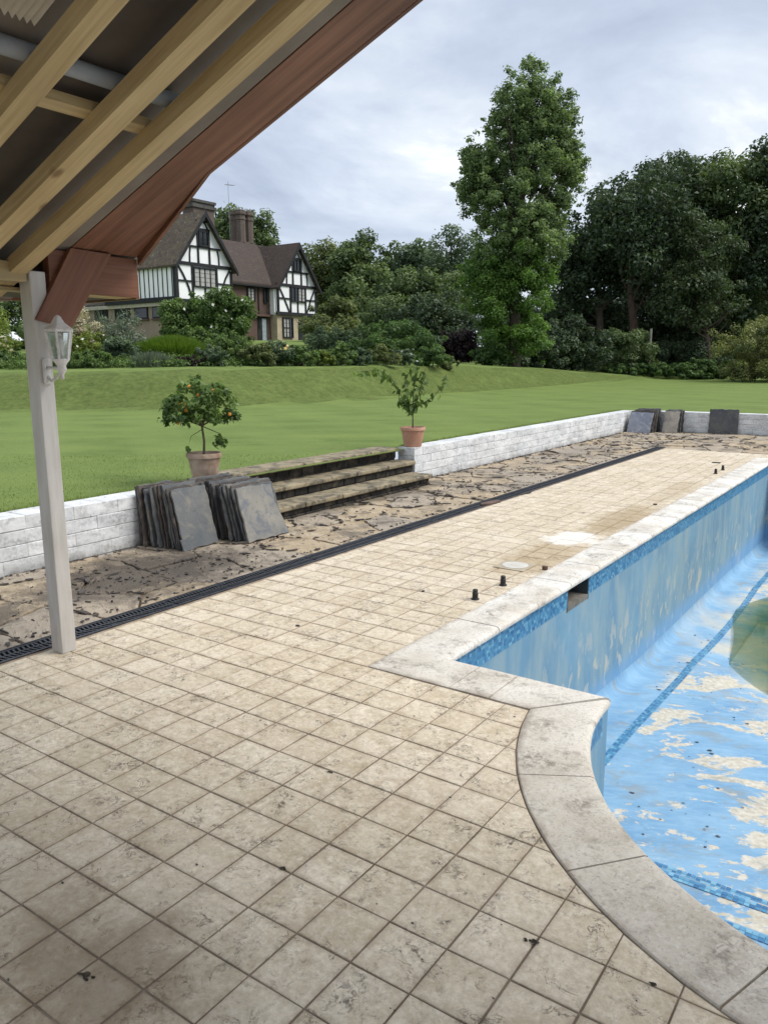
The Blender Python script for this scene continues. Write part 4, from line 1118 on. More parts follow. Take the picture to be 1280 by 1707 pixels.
stack(-5.875, -5.385, 14, 4.775, 0.41, 0.555, 0.06, 0.27, MAT['slate'], 'smooth dark grey slate at the front of the left near stack', 'the left near stack against the white wall', 'slates of the left near stack', 100, y_dir=-0.10)
stack(-5.860, -5.125, 19, 5.40, 0.56, 0.53, 0.08, 0.32, MAT['slate_front'], 'pale grey slate with chipped corner fronting the right near stack', 'the right near stack beside the steps', 'slates of the right near stack', 200, y_dir=-0.06, corner='cut')
slate(0.12, 0.11, 0.02, Vector((-5.365, 4.60, 0.012)), 0.25, MAT['slate'], 'small grey slate offcut at the foot of the left near stack', 'slates of the left near stack', 333)
# far stacks lean on the far wall
def fstack(y0, y1, n, x, w, h, l0, l1, fm, fl, rl, grp, seed):
    for i in range(n):
        f = i/(n-1) if n > 1 else 1; last = i == n-1
        slate(w*(1 if last else sr.uniform(.94, 1.04)), h*(1 if last else sr.uniform(.95, 1.02)), .028, Vector((x+(0 if last else sr.uniform(-.02, .02)+.05*(1-f)), y0+(y1-y0)*f, .012)), l0+(l1-l0)*f,
              fm if last else MAT['slate_edge'] if sr.random() < .5 else MAT['slate'], fl if last else ('rearmost slate of ' if i == 0 else ORD[n-1-i]+' slate from the front of ')+rl, grp, seed+i, None, 'y', 0, sr.uniform(-.015, .015))
fstack(18.84, 18.12, 15, -5.58, 0.52, 0.52, .08, .5, MAT['slate_blue'], 'blue grey slate fronting the far corner stack', 'the stack in the far corner', 'slates of the far corner stack', 400)
fstack(18.84, 18.50, 8, -4.98, 0.33, 0.52, .08, .38, MAT['slate_tan'], 'narrow tan slate fronting the small stack by the far corner', 'the narrow stack next to the far corner', 'slates of the small far stack', 500)
slate(0.62, 0.55, .03, Vector((-3.90, 18.84, .012)), .10, MAT['slate'], 'wide dark slate standing alone against the far white wall', 'slates against the far wall', 600, None, 'y')

# ------------------------------------------------------------------ foliage tools
def unit(n):
    v = rng.normal(size=(n, 3)); return v/np.linalg.norm(v, axis=1)[:, None]
def leaf_quads(pos, nrm, tone, L, W, fold=0.25, droop=None):
    n = len(pos)
    a = np.cross(nrm, unit(n)); a /= np.linalg.norm(a, axis=1)[:, None]+1e-9
    if droop is not None:
        a = a*(1-droop)+np.array([0, 0, -1.0])*droop; a /= np.linalg.norm(a, axis=1)[:, None]+1e-9
    b = np.cross(nrm, a); b /= np.linalg.norm(b, axis=1)[:, None]+1e-9
    l = (L*(0.65+0.7*rng.random(n)))[:, None]; w = (W*(0.65+0.7*rng.random(n)))[:, None]
    v = np.stack([pos-a*l*.5, pos+b*w*.5+nrm*w*fold, pos+a*l*.5, pos-b*w*.5+nrm*w*fold], 1).reshape(-1, 3)
    return v, np.repeat(tone, 4)
def foliage(name, clumps, n, L, W, mat, parent, shell=0.55, up=0.5, tone_spread=0.55, droop=None, top_light=0.0):
    """clumps (k,4): centre and radius, in world coordinates; leaves scattered through each clump"""
    c = np.asarray(clumps, float); wgt = c[:, 3]**2; wgt /= wgt.sum()
    idx = rng.choice(len(c), n, p=wgt); u = unit(n)
    r = c[idx, 3]*(shell+(1-shell)*rng.random(n))*np.where(rng.random(n) < .12, 1.22, 1.0)
    u2 = u*np.array([1, 1, .8]); pos = c[idx, :3]+u2*r[:, None]
    nrm = u*.7+rng.normal(size=(n, 3))*.5+np.array([0, 0, up]); nrm /= np.linalg.norm(nrm, axis=1)[:, None]
    ct = rng.random(len(c))
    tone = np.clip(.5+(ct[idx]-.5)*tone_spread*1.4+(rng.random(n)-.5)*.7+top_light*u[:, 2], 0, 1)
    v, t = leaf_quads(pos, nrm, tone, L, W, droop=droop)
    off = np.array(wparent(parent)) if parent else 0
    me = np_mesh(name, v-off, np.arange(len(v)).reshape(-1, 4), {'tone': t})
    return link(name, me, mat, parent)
def blob_clumps(blobs, k, cr, fill=0.35):
    """blobs: (x,y,z,rx,ry,rz); sub-clumps over the skins and inside"""
    b = np.asarray(blobs, float); w = (b[:, 3]*b[:, 5]); w /= w.sum(); out = []
    idx = rng.choice(len(b), k, p=w); u = unit(k); f = np.where(rng.random(k) < fill, .35+.4*rng.random(k), .78+.26*rng.random(k))
    out_ = rng.random(k) < .14; f = np.where(out_, 1.02+.22*rng.random(k), f)
    pos = b[idx, :3]+u*b[idx, 3:6]*f[:, None]
    r = cr*(.65+.75*rng.random(k))*np.where(out_, .55, 1.0)
    return np.concatenate([pos, r[:, None]], 1)
def at(u, v, d):
    """world point on the sight line through photo pixel (u,v) at horizontal forward distance d"""
    dr = _F*FPX+_R*(u-640)-_U*(v-853.5); h = dr.x*FWD.x+dr.y*FWD.y
    return Vector((0, 0, H))+dr*(d/h)
def base_at(u, d):
    s = (u-640)/FPX*d*1.0
    x = d*FWD.x+s*LAT.x*1.02; y = d*FWD.y+s*LAT.y*1.02
    return Vector((x, y, sheet_z(x, y)))

LM = {
 'tulip_top': leaf_mat('tall_tree_leaves', (0.0883, 0.1354, 0.0559), (0.2502, 0.3311, 0.1545), .4),
 'tulip_low': leaf_mat('tall_tree_low_leaves', (0.0563, 0.1155, 0.0282), (0.1830, 0.3027, 0.0704), .4),
 'dark': leaf_mat('dark_wood_leaves', (0.0274, 0.0488, 0.0260), (0.0884, 0.1281, 0.0640), .25),
 'mid': leaf_mat('mid_tree_leaves', (0.0496, 0.0827, 0.0330), (0.1736, 0.2314, 0.0959), .3),
 'dim': leaf_mat('dim_tree_leaves', (0.0322, 0.0529, 0.0242), (0.1035, 0.1437, 0.0667), .28),
 'olive': leaf_mat('olive_tree_leaves', (0.0635, 0.0873, 0.0317), (0.1984, 0.2314, 0.0859), .3),
 'bluegreen': leaf_mat('blue_green_leaves', (0.0506, 0.0856, 0.0491), (0.1553, 0.2138, 0.1204), .3),
 'shrub': leaf_mat('shrub_leaves', (0.0403, 0.0805, 0.0230), (0.1509, 0.2300, 0.0633), .3),
 'bright': leaf_mat('bright_grass_leaves', (0.0660, 0.1260, 0.0144), (0.1860, 0.2820, 0.0420), .35),
 'silver': leaf_mat('silver_leaves', (0.085, 0.110, 0.075), (0.22, 0.26, 0.20), .25),
 'lime': leaf_mat('lime_leaves', (0.075, 0.115, 0.020), (0.23, 0.28, 0.06), .35),
 'cream': leaf_mat('cream_flowers', (0.30, 0.25, 0.17), (0.62, 0.56, 0.44), .3),
 'purple': leaf_mat('purple_leaves', (0.022, 0.014, 0.016), (0.058, 0.034, 0.036), .2),
 'rhodo': leaf_mat('rhododendron_leaves', (0.0585, 0.0780, 0.0260), (0.2405, 0.2600, 0.0910), .25),
 'ivy': leaf_mat('ivy_leaves', (0.0336, 0.0744, 0.0216), (0.1260, 0.2100, 0.0600), .3),
 'white': leaf_mat('white_petals', (0.62, 0.60, 0.55), (0.80, 0.78, 0.74), .2),
 'yellow': leaf_mat('yellow_petals', (0.60, 0.42, 0.12), (0.75, 0.62, 0.30), .2),
 'citrus': leaf_mat('citrus_leaves', (0.0497, 0.0994, 0.0276), (0.1862, 0.2760, 0.0828), .35, .4),
 'young': leaf_mat('young_leaves', (0.050, 0.095, 0.020), (0.16, 0.24, 0.07), .4),
}

# ------------------------------------------------------------------ terracotta pots and their plants
def pot(x, y, z0, r, h, mat, label):
    root = empty('terracotta_pot', (x, y, z0)); tag(root, label, 'pot', 'terracotta pots flanking the steps')
    MB().lathe((x, y, z0), [(r*.66, 0), (r*.70, .012), (r*.90, h*.80), (r*.90, h*.82), (r*1.0, h*.84), (r*1.01, h*.97), (r*.99, h), (r*.93, h), (r*.90, h*.93), (r*.86, h*.88)], 32).build('body', mat, root, smooth=False)
    MB().lathe((x, y, z0), [(r*.87, h*.84), (r*.87, h*.885), (r*.5, h*.90), (.01, h*.905)], 24).build('soil', MAT['soil'], root)
    for c in root.children:
        c.data.shade_smooth(); c.data.set_sharp_from_angle(angle=math.radians(35))
    return root
P1 = Vector((-6.085, 5.48, 0.473)); P2 = Vector((-6.07, 9.38, 0.473))
pot(P1.x, P1.y, P1.z, .178, .29, MAT['terracotta_old'], 'stained old terracotta pot holding the orange tree on the wall')
pot(P2.x, P2.y, P2.z, .180, .275, MAT['terracotta_new'], 'clean pink terracotta pot on the wall end right of the steps')

def citrus():
    b = P1+Vector((0, 0, .26)); root = empty('orange_tree', b); tag(root, 'small orange tree with ripe fruit in the stained pot', 'tree')
    L = LAT; tk = MB(); top = b+Vector((-.01, 0, .30))
    tk.tube([b, b+Vector((.008, .004, .15)), top], [.014, .012, .011], 7)
    tips = []
    def P(s, dpt, z): return b+L*s+FWD*dpt+Vector((0, 0, z))
    br = [(-.30, .05, .50), (-.20, -.1, .60), (-.1, .12, .68), (.0, -.12, .70), (.08, .1, .66), (.20, -.05, .56), (.28, .08, .42), (-.34, -.05, .38), (.12, -.18, .48), (-.15, .2, .45), (-.05, .0, .74), (.2, .15, .38)]
    for s_, dd, z in br:
        e_ = P(s_, dd, z); md = (top+e_)/2+Vector((0, 0, .03)); tk.tube([top, md, e_], [.009, .006, .003], 5, False); tips += [md, e_]
    tk.tube([top, P(.18, .0, .22), P(.17, .02, .12)], [.006, .004, .002], 5, False); tips.append(P(.17, .02, .14))
    tk.tube([b+Vector((0, 0, .27)), P(-.12, .0, .20), P(-.17, .01, .06)], [.004, .003, .0015], 5, False)
    tk.build('trunk', MAT['twig'], root, recalc=False)
    cl = [(*t, .085) for t in tips]
    for _ in range(30):
        th = rng.random()*2*math.pi; ph = math.acos(1-1.55*rng.random()); rr = .85+.2*rng.random()
        p = P(.36*rr*math.sin(ph)*math.cos(th), .30*rr*math.sin(ph)*math.sin(th), .48+.27*rr*math.cos(ph)); cl.append((*p, .07))
    cl += [(*P(-.17, .01, .06), .03), (*P(.15, .02, .16), .06), (*P(-.02, 0, .78), .04)]
    foliage('crown', np.array(cl), 2700, .060, .030, LM['citrus'], root, shell=.3)
    for s_, dd, z in ((-.115, -.25, .47), (-.115, -.27, .52), (-.175, -.2, .53), (.05, -.26, .52), (.02, -.27, .62), (.07, -.25, .625), (.16, -.22, .66), (.285, -.05, .42), (-.08, -.2, .70), (-.30, -.08, .48), (-.24, -.05, .335)):
        c = P(s_, dd*.7, z); r_ = .019
        o = MB().lathe((c.x, c.y, c.z), [(r_*math.sin(math.pi*i/8)+.0005, -r_*math.cos(math.pi*i/8)) for i in range(9)], 12).build('orange_fruit', MAT['orange'], root, smooth=True)
    # a few blossoms
    return root
citrus()

def young_tree():
    b = P2+Vector((0, 0, .245)); root = empty('young_tree', b); tag(root, 'leggy young plant with drooping leaves in the clean pot', 'plant')
    def P(s, dpt, z): return b+LAT*s+FWD*dpt+Vector((0, 0, z))
    st = MB(); fork = P(-.005, 0, .26)
    st.tube([b, P(.0, 0, .13), fork], [.012, .010, .009], 6)
    stems = [[fork, P(-.16, 0, .46), P(-.30, .02, .72), P(-.46, .03, .82), P(-.60, .03, .82), P(-.78, .0, .80)],
             [fork, P(-.08, -.05, .45), P(-.12, -.06, .62), P(-.11, -.05, .78)], [fork, P(.01, .05, .50), P(.03, .06, .72), P(.06, .05, .88)],
             [fork, P(.08, -.02, .48), P(.14, -.03, .68), P(.17, 0, .84)], [fork, P(.14, .0, .36), P(.30, .02, .46), P(.42, .03, .60), P(.47, .03, .76)], [fork, P(-.10, .06, .36), P(-.17, .06, .44)]]
    pos, nr, tn, dr = [], [], [], []
    for sm in stems:
        st.tube(sm, [.007-.0045*i/len(sm) for i in range(len(sm))], 5, False)
        for i in range(1, len(sm)):
            for k in range(13 if sm is not stems[4] else 8):
                if sm is stems[4] and i in (1, 3) and k < 4: continue
                p = sm[i-1].lerp(sm[i], rng.random()); q = Vector((rng.normal()*.030, rng.normal()*.030, -.035+rng.normal()*.022))
                pos.append(p+q); nr.append(Vector((rng.normal(), rng.normal(), .7)).normalized()); tn.append(.75+.25*rng.random() if (sm is stems[0] and i > 3) else rng.random()*.75)
    st.build('stem', MAT['twig'], root, recalc=False)
    v, t = leaf_quads(np.array(pos), np.array(nr), np.array(tn), .105, .048, .2, droop=.5)
    me = np_mesh('leaves', v-np.array(b), np.arange(len(v)).reshape(-1, 4), {'tone': t}); link('leaves', me, LM['young'], root)
young_tree()

# ------------------------------------------------------------------ shelter over the viewpoint
sh_root = empty('pool_shelter', (-4.095, 2.525, 0)); tag(sh_root, 'open timber shelter with pale rafters, mahogany gable board and white post', 'shelter')
PT = (-4.138, -4.031, 2.474, 2.567)
po = MB().box(PT[0], PT[1], PT[2], PT[3], 0.0, 2.16).build('post', MAT['post'], sh_root, bevel=0.006)
XR = -1.0                                       # ridge
for yy, xx in ((1.12, -4.085), (1.12, 2*XR+4.085), (2.52, 2*XR+4.085)):
    MB().box(xx-.065, xx+.065, yy-.065, yy+.065, 0, 2.16).build('post', MAT['post'], sh_root, bevel=0.006)
rise = 0.39; RB = 2.115                         # rafter underside z at x=-4.1
zr = lambda x, o=0.0: RB+rise*(min(x, 2*XR-x)+4.1)+o
RD = 0.078                                       # rafter depth (vertical)
def sloped(y0, y1, o0, o1, name, mat, xa=-4.62, side=-1, parent=sh_root, xb=XR):
    """board following the roof slope on one side: between vertical offsets o0..o1 above the rafter underside"""
    pa, pb = (xa, xb)
    poly = [(pa, zr(pa, o0)), (pb, zr(pb, o0)), (pb, zr(pb, o1)), (pa, zr(pa, o1))]
    if side > 0: poly = [(2*XR-x, z) for x, z in poly]
    return MB().prism(poly, 'y', y0, y1).build(name, mat, parent)
for yc, w in ((2.415, .095), (2.155, .10), (1.785, .085), (1.30, .09)):
    for sd in (-1, 1): sloped(yc-w/2, yc+w/2, 0, RD, 'rafter', MAT['pine'], -4.30, sd)
# roof sheets
bounds = [1.03, 1.62, 1.95, 2.27, 2.73]
for i, (a, b) in enumerate(zip(bounds[:-1], bounds[1:])):
    for sd in (-1, 1):
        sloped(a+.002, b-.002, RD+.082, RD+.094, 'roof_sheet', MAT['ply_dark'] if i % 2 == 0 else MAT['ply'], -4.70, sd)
for sd in (-1, 1): sloped(1.0, 2.615, RD+.097, RD+.118, 'roof_covering', MAT['roof_felt'], -4.74, sd)
# battens and pipe along the roof
def along(xc, w, o0, o1, name, mat, sd=-1):
    poly = [(xc-w/2, zr(xc-w/2, o0)), (xc+w/2, zr(xc+w/2, o0)), (xc+w/2, zr(xc+w/2, o1)), (xc-w/2, zr(xc-w/2, o1))]
    if sd > 0: poly = [(2*XR-x, z) for x, z in poly]
    return MB().prism(poly, 'y', 1.05, 2.40).build(name, mat, sh_root)
for sd in (-1, 1):
    for xc in (-2.92, -1.6): along(xc, .055, RD+.002, RD+.040, 'batten', MAT['pine_y'], sd)
MB().tube([(-2.76, 1.08, zr(-2.76, RD+.038)), (-2.76, 2.42, zr(-2.76, RD+.038))], .034, 12).build('pipe', MAT['pipe'], sh_root, smooth=True)
# ribbed panel near the ridge side
cv, cf = [], []
for i in range(29):
    yy = 1.36+.37*i/28; dz = .011
    for xx in (-2.66, -1.6): cv.append((xx, yy, zr(xx, RD+.062)+(dz if i % 2 else -dz)))
for i in range(28): cf.append((2*i, 2*i+1, 2*i+3, 2*i+2))
MB().add(cv, cf).build('ribbed_panel', MAT['corr'], sh_root, recalc=False)
# wall plate, eaves box, gable board
MB().box(-4.155, -4.035, 1.05, 2.46, 2.10, 2.20).build('wall_plate', MAT['pine_y'], sh_root, bevel=.004)
MB().box(2*XR+4.035, 2*XR+4.155, 1.05, 3.0, 2.06, 2.20).build('wall_plate', MAT['pine_y'], sh_root, bevel=.004)
MB().box(-4.075, -4.045, 2.60, 3.188, 2.060, 2.285).build('eaves_board', MAT['mahog_y'], sh_root, bevel=.003)
MB().box(-4.26, -4.165, 1.02, 3.186, 2.062, 2.080).build('soffit_strip', MAT['pine_y'], sh_root)
MB().box(-4.157, -4.078, 2.60, 3.186, 2.062, 2.080).build('soffit_strip', MAT['pine_y'], sh_root)
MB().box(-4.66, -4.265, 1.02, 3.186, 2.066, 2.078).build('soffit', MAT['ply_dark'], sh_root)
MB().box(-4.69, -4.665, 1.02, 3.186, 2.05, 2.20).build('fascia', MAT['mahog_y'], sh_root)
SO = .158
def soffit_poly(pts, o0, o1, name, mat, sd):
    n_ = len(pts); vs = [((x if sd < 0 else 2*XR-x), yy, zr(x, o0)) for x, yy in pts]+[((x if sd < 0 else 2*XR-x), yy, zr(x, o1)) for x, yy in pts]
    fs = [tuple(range(n_)), tuple(range(2*n_-1, n_-1, -1))]+[(i, (i+1) % n_, n_+(i+1) % n_, n_+i) for i in range(n_)]
    return MB().add(vs, fs).build(name, mat, sh_root)
for sd in (-1, 1):
    # mahogany soffit board under the verge, flaring out at the eaves
    soffit_poly([(-4.04, 2.735), (-4.04, 3.185), (-3.19, 2.985), (XR, 2.985), (XR, 2.735)], SO, SO+.016, 'verge_soffit', MAT['mahog'], sd)
    soffit_poly([(-4.72, 2.62), (-4.72, 3.22), (-4.04, 3.22), (-3.19, 3.01), (XR, 3.01), (XR, 2.62)], SO+.028, SO+.050, 'roof_covering', MAT['roof_felt'], sd)
    bb = MB()
    pts = [(-4.04, 3.188, -.045), (-3.60, 3.088, -.022), (-3.19, 2.988, -.001), (XR, 2.988, -.001)]
    for (xa, ya, oa), (xb_, yb_, ob) in zip(pts[:-1], pts[1:]):
        mx_ = (lambda q: q) if sd < 0 else (lambda q: 2*XR-q)
        bb.add([(mx_(xa), ya, zr(xa, SO+oa)), (mx_(xb_), yb_, zr(xb_, SO+ob)), (mx_(xb_), yb_, zr(xb_, SO+.10)), (mx_(xa), ya, zr(xa, SO+.10)),
                (mx_(xa), ya+.022, zr(xa, SO+oa)), (mx_(xb_), yb_+.022, zr(xb_, SO+ob)), (mx_(xb_), yb_+.022, zr(xb_, SO+.10)), (mx_(xa), ya+.022, zr(xa, SO+.10))],
               [(0, 1, 2, 3), (7, 6, 5, 4), (0, 4, 5, 1), (3, 2, 6, 7), (0, 3, 7, 4), (1, 5, 6, 2)])
    bb.build('barge_board', MAT['mahog'], sh_root)
MB().box(-4.66, -4.078, 3.190, 3.215, 2.054, 2.20).build('eaves_end_board', MAT['mahog'], sh_root)
MB().prism([(2.722, 2.300), (2.985, 2.292), (2.690, 1.862), (2.480, 1.905)], 'x', -4.042, -4.012).build('knee_brace', MAT['mahog_brace'], sh_root, bevel=.003)
MB().prism([(2.60, 2.25), (2.60, 1.93), (2.75, 2.06), (2.75, 2.25)], 'x', -4.10, -4.078).build('packer', MAT['mahog_y'], sh_root)

ph = empty('unseen_blocker_wall', (0, -4.6, 0)); tag(ph, 'added dark boarded wall behind the viewpoint that blocks light', 'light blocker')  # dark wall added unseen behind the camera to darken rafter sides and post
for i in range(14):
    MB().box(-6.0, 6.5, -4.55, -4.52, .18*i+.004, .18*i+.176).build('wall_board', MAT['blocker_board'], ph)
MB().box(-6.0, 6.5, -4.7, -4.555, 0, 2.52).build('wall', MAT['blocker_board'], ph)
# ------------------------------------------------------------------ wall lantern on the post
lan = empty('wall_lantern', (-4.028, 2.52, 1.56)); tag(lan, 'white six sided wall lantern fixed to the post', 'lantern')
MB().box(-4.029, -4.012, 2.497, 2.543, 1.560, 1.700).build('backplate', MAT['lamp'], lan, bevel=.006)
lc = Vector((-3.895, 2.53, 0))
MB().tube([(-4.014, 2.52, 1.60), (-3.985, 2.522, 1.578), (-3.945, 2.526, 1.592), (-3.905, 2.529, 1.632)], [.009, .009, .008, .008], 8).build('arm', MAT['lamp'], lan, smooth=True)
MB().tube([(-4.014, 2.52, 1.650), (-3.96, 2.525, 1.648), (-3.905, 2.529, 1.648)], [.008, .008, .008], 8).build('arm', MAT['lamp'], lan, smooth=True)
MB().lathe((lc.x, lc.y, 0), [(.004, 1.585), (.011, 1.592), (.010, 1.608), (.016, 1.622), (.028, 1.640), (.022, 1.658), (.030, 1.672), (.045, 1.690), (.045, 1.697)], 14).build('finial', MAT['lamp'], lan, smooth=True)
def hexp(r, z, n=6, ph=.3): return [(lc.x+r*math.cos(2*math.pi*k/n+ph), lc.y+r*math.sin(2*math.pi*k/n+ph), z) for k in range(n)]
b0, b1 = hexp(.043, 1.697), hexp(.070, 1.842)
for k_ in range(6):
    MB().bar(b0[k_], b1[k_], .010, .010).build('glazing_bar', MAT['lamp'], lan)
    a_, b_, c_, d_ = b0[k_], b0[(k_+1) % 6], b1[(k_+1) % 6], b1[k_]
    MB().add([a_, b_, c_, d_], [(0, 1, 2, 3)]).build('glass_pane', MAT['glass'], lan, recalc=False)
rim = MB(); n = 6
def ring(r0, z0, r1, z1):
    bb = len(rim.v); rim.v += hexp(r0, z0)+hexp(r1, z1)
    for k_ in range(6): rim.f.append((bb+k_, bb+(k_+1) % 6, bb+6+(k_+1) % 6, bb+6+k_))
for a_, b_ in (((.060, 1.838), (.078, 1.838)), ((.078, 1.838), (.078, 1.850)), ((.078, 1.850), (.083, 1.852)), ((.083, 1.852), (.060, 1.868)), ((.060, 1.868), (.036, 1.886)), ((.036, 1.886), (.024, 1.905)), ((.024, 1.905), (.017, 1.918)), ((.017, 1.918), (.006, 1.926))): ring(*a_, *b_)
rim.build('lantern_roof', MAT['lamp'], lan)
MB().lathe((lc.x, lc.y, 0), [(.012, 1.70), (.014, 1.735), (.010, 1.75), (.018, 1.775), (.016, 1.80), (.004, 1.815)], 10).build('bulb', MAT['lamp'], lan, smooth=True)

# ------------------------------------------------------------------ small things on the deck
def stub(x, y, label):
    r = empty('cover_anchor', (x, y, 0)); tag(r, label, 'anchor', 'black anchor stubs beside the pool')
    MB().lathe((x, y, .002), [(.030, 0), (.030, .006), (.022, .010)], 14).build('flange', MAT['black'], r)
    MB().lathe((x, y, .010), [(.021, 0), (.021, .040), (.017, .046), (.019, .050), (.019, .062), (.014, .066)], 14).build('socket', MAT['black'], r)
for x, y, lab in ((-2.555, 4.77, 'black plastic anchor stub nearest the pool corner'), (-2.55, 5.20, 'black anchor stub standing just beyond the nearest one'), (-2.585, 12.25, 'nearer of the two black anchor stubs at the far deck'), (-2.585, 12.72, 'farther of the two black anchor stubs at the far deck')):
    stub(x, y, lab)
lid = empty('skimmer_lid', (-2.72, 5.77, 0)); tag(lid, 'pale square skimmer lid with round centre set in the deck', 'lid')
lidm = simple('lid_plastic', (.52, .49, .43), (.62, .60, .54), 9, .6, .1)
MB().box(-2.86, -2.585, 5.63, 5.905, .003, .0075).build('frame', simple('lid_frame', (.36, .30, .21), (.46, .40, .30), 9, .8, .1), lid, bevel=.002)
MB().lathe((-2.722, 5.768, 0), [(.108, .0078), (.108, .0105), (.095, .012), (.02, .0125)], 28).build('cover', lidm, lid)
o = MB().box(-2.93, -2.80, 13.53, 13.62, .003, .010).build('deck_vent', MAT['black'], None, bevel=.002); tag(o, 'small dark slotted vent plate at the far end of the deck', 'vent')

# ------------------------------------------------------------------ timber framed house
hx = -50.0; GZ = 3.3
house = empty('timber_framed_house', (hx-4, 52, GZ)); tag(house, 'black and white timber framed house with two gables and tiled roof', 'house')
def wallbox(x0, x1, y0, y1, z0, z1, mat, name='wall'): return MB().box(x0, x1, y0, y1, z0, z1).build(name, mat, house)
def timber(y0, z0, y1, z1, w=.19, x=hx+.03, th=.14, name='timber'):
    MB().bar((x, y0, z0), (x, y1, z1), w*.84, th, up=(1, 0, 0)).build(name, MAT['timber'], house)
def brace(pts, w=.17, x=hx+.026, th=.12):
    mb = MB()
    for a, b in zip(pts[:-1], pts[1:]): mb.bar((x, *a), (x, *b), w*.82, th, up=(1, 0, 0))
    mb.build('curved_brace', MAT['timber'], house)
def window(y0, y1, z0, z1, x, cols, rows=1, curtain=True, lights=None):
    fr = MB(); t = .10
    fr.box(x-.05, x+.10, y0, y0+t, z0, z1); fr.box(x-.05, x+.10, y1-t, y1, z0, z1); fr.box(x-.05, x+.10, y0+t, y1-t, z0, z0+t); fr.box(x-.05, x+.10, y0+t, y1-t, z1-t, z1)
    w = fr.build('window', MAT['timber'], house)
    iw = (y1-y0-2*t)/cols; ih = (z1-z0-2*t)/rows
    for c in range(cols):
        for r_ in range(rows):
            a, b = y0+t+c*iw, z0+t+r_*ih
            cur = curtain and (lights is None or c in lights)
            MB().box(x-.02, x+.01, a+.03, a+iw-.03, b+.03, b+ih-.03).build('pane', MAT['curtain'] if cur else MAT['pane'], w)
    mu = MB()
    for c in range(1, cols): mu.box(x-.03, x+.07, y0+t+c*iw-.04, y0+t+c*iw+.04, z0+t, z1-t)
    for r_ in range(1, rows): mu.box(x-.03, x+.065, y0+t, y1-t, z0+t+r_*ih-.035, z0+t+r_*ih+.035)
    if mu.v: mu.build('mullion', MAT['timber'], w)
    if cols > 1:
        lead = MB()
        for c in range(cols):
            for q in (1, 2, 3): lead.box(x+.011, x+.02, y0+t+c*iw+.03, y0+t+(c+1)*iw-.03, z0+t+(z1-z0-2*t)*q/4-.012, z0+t+(z1-z0-2*t)*q/4+.012)
        lead.build('leading', MAT['timber'], w)
    return w
def gable_wing(y0, y1, eave, apex, jetty, over, depth, roofmat, roofs_front=.5):
    yc = (y0+y1)/2; k = (apex-eave)/((y1-y0)/2+over)
    # plaster gable wall
    wl_ = .05
    MB().prism([(y0, jetty), (y1, jetty), (y1, eave+over*k-.15), (yc, apex-.25), (y0, eave+over*k-.15)], 'x', hx-.3, hx).build('gable_wall', MAT['plaster'], house)
    # roof slopes
    for s_ in (-1, 1):
        ye = yc+s_*((y1-y0)/2+over); n_ = 1
        MB().prism([(yc, apex), (ye, eave), (ye, eave-.16), (yc, apex-.22)] if s_ > 0 else [(yc, apex-.003), (yc, apex-.223), (ye, eave-.16), (ye, eave)], 'x', hx-depth, hx+roofs_front).build('roof', roofmat, house)
        # barge board along the front edge
        MB().prism([(yc, apex-.02), (ye+.02*s_, eave-.03), (ye-.0*s_, eave-.36), (yc, apex-.50)], 'x', hx+roofs_front-.10, hx+roofs_front+.02).build('barge_board', MAT['timber'], house)
    return yc, k
# wing 1 (near)
y0, y1, ev, ap, jt = 43.0, 49.05, 9.10, 13.55, 6.45
yc, kk = gable_wing(y0, y1, ev, ap, jt, .32, 9.5, MAT['roof_old'])
zin = lambda yy, y0, y1, ap: ap-.5-(abs(yy-(y0+y1)/2))*kk
timber(y0+.10, jt, y0+.10, ev, .26); timber(y1-.10, jt, y1-.10, ev, .26)
timber(y0-.1, 9.33, y1+.05, 9.33, .30); timber(y0-.1, jt, y1+.05, jt, .30, x=hx+.04)
timber(44.35, 10.70, 47.85, 10.70, .17); timber(45.35, 12.10, 46.75, 12.10, .18)
for yy in (45.42, 46.62): timber(yy, 9.45, yy, 12.05, .18)
brace([(44.62, 10.6), (44.52, 10.1), (44.50, 9.45)], .13); brace([(47.50, 10.6), (47.62, 10.1), (47.65, 9.45)], .13)
brace([(45.55, 12.2), (45.72, 12.5), (45.98, 12.75)], .13); brace([(46.52, 12.2), (46.35, 12.5), (46.08, 12.75)], .13)
timber(yc, 12.1, yc, 13.2, .10) if False else None
timber(45.35, 12.72, 46.72, 12.72, .16)
for yy in (44.70, 47.32): timber(yy, jt, yy, 9.2, .2)
timber(43.2, 7.98, 44.65, 7.98, .15); timber(47.35, 7.98, 48.9, 7.98, .15)
brace([(43.25, 9.15), (43.75, 8.45), (44.25, 7.55), (44.55, 6.6)], .17); brace([(48.80, 9.15), (48.30, 8.45), (47.85, 7.55), (47.5, 6.6)], .17)
timber(46.0, jt+.1, 46.0, 7.6, .14)
window(45.5, 46.55, 10.78, 12.0, hx+.06, 2, 1, False)
window(44.78, 47.25, 7.55, 9.14, hx+.06, 4, 1, True)
# side wall of wing 1: close studding
wallbox(hx-9, hx-.31, 43.0, 43.25, 6.5, 9.15, MAT['plaster'], 'side_wall')
for i in range(16):
    xx = hx-.42-.56*i
    MB().box(xx-.045, xx+.045, 42.965, 43.01, 6.75, 9.05).build('stud', MAT['timber'], house)
MB().box(hx-9, hx+.12, 42.88, 43.06, 6.36, 6.74).build('sill_beam', MAT['timber'], house); MB().box(hx-9, hx+.1, 42.92, 43.06, 8.98, 9.12).build('wall_beam', MAT['timber'], house)
MB().box(hx-.22, hx+.11, 42.90, 43.2, 6.4, 9.1).build('corner_post', MAT['timber'], house)
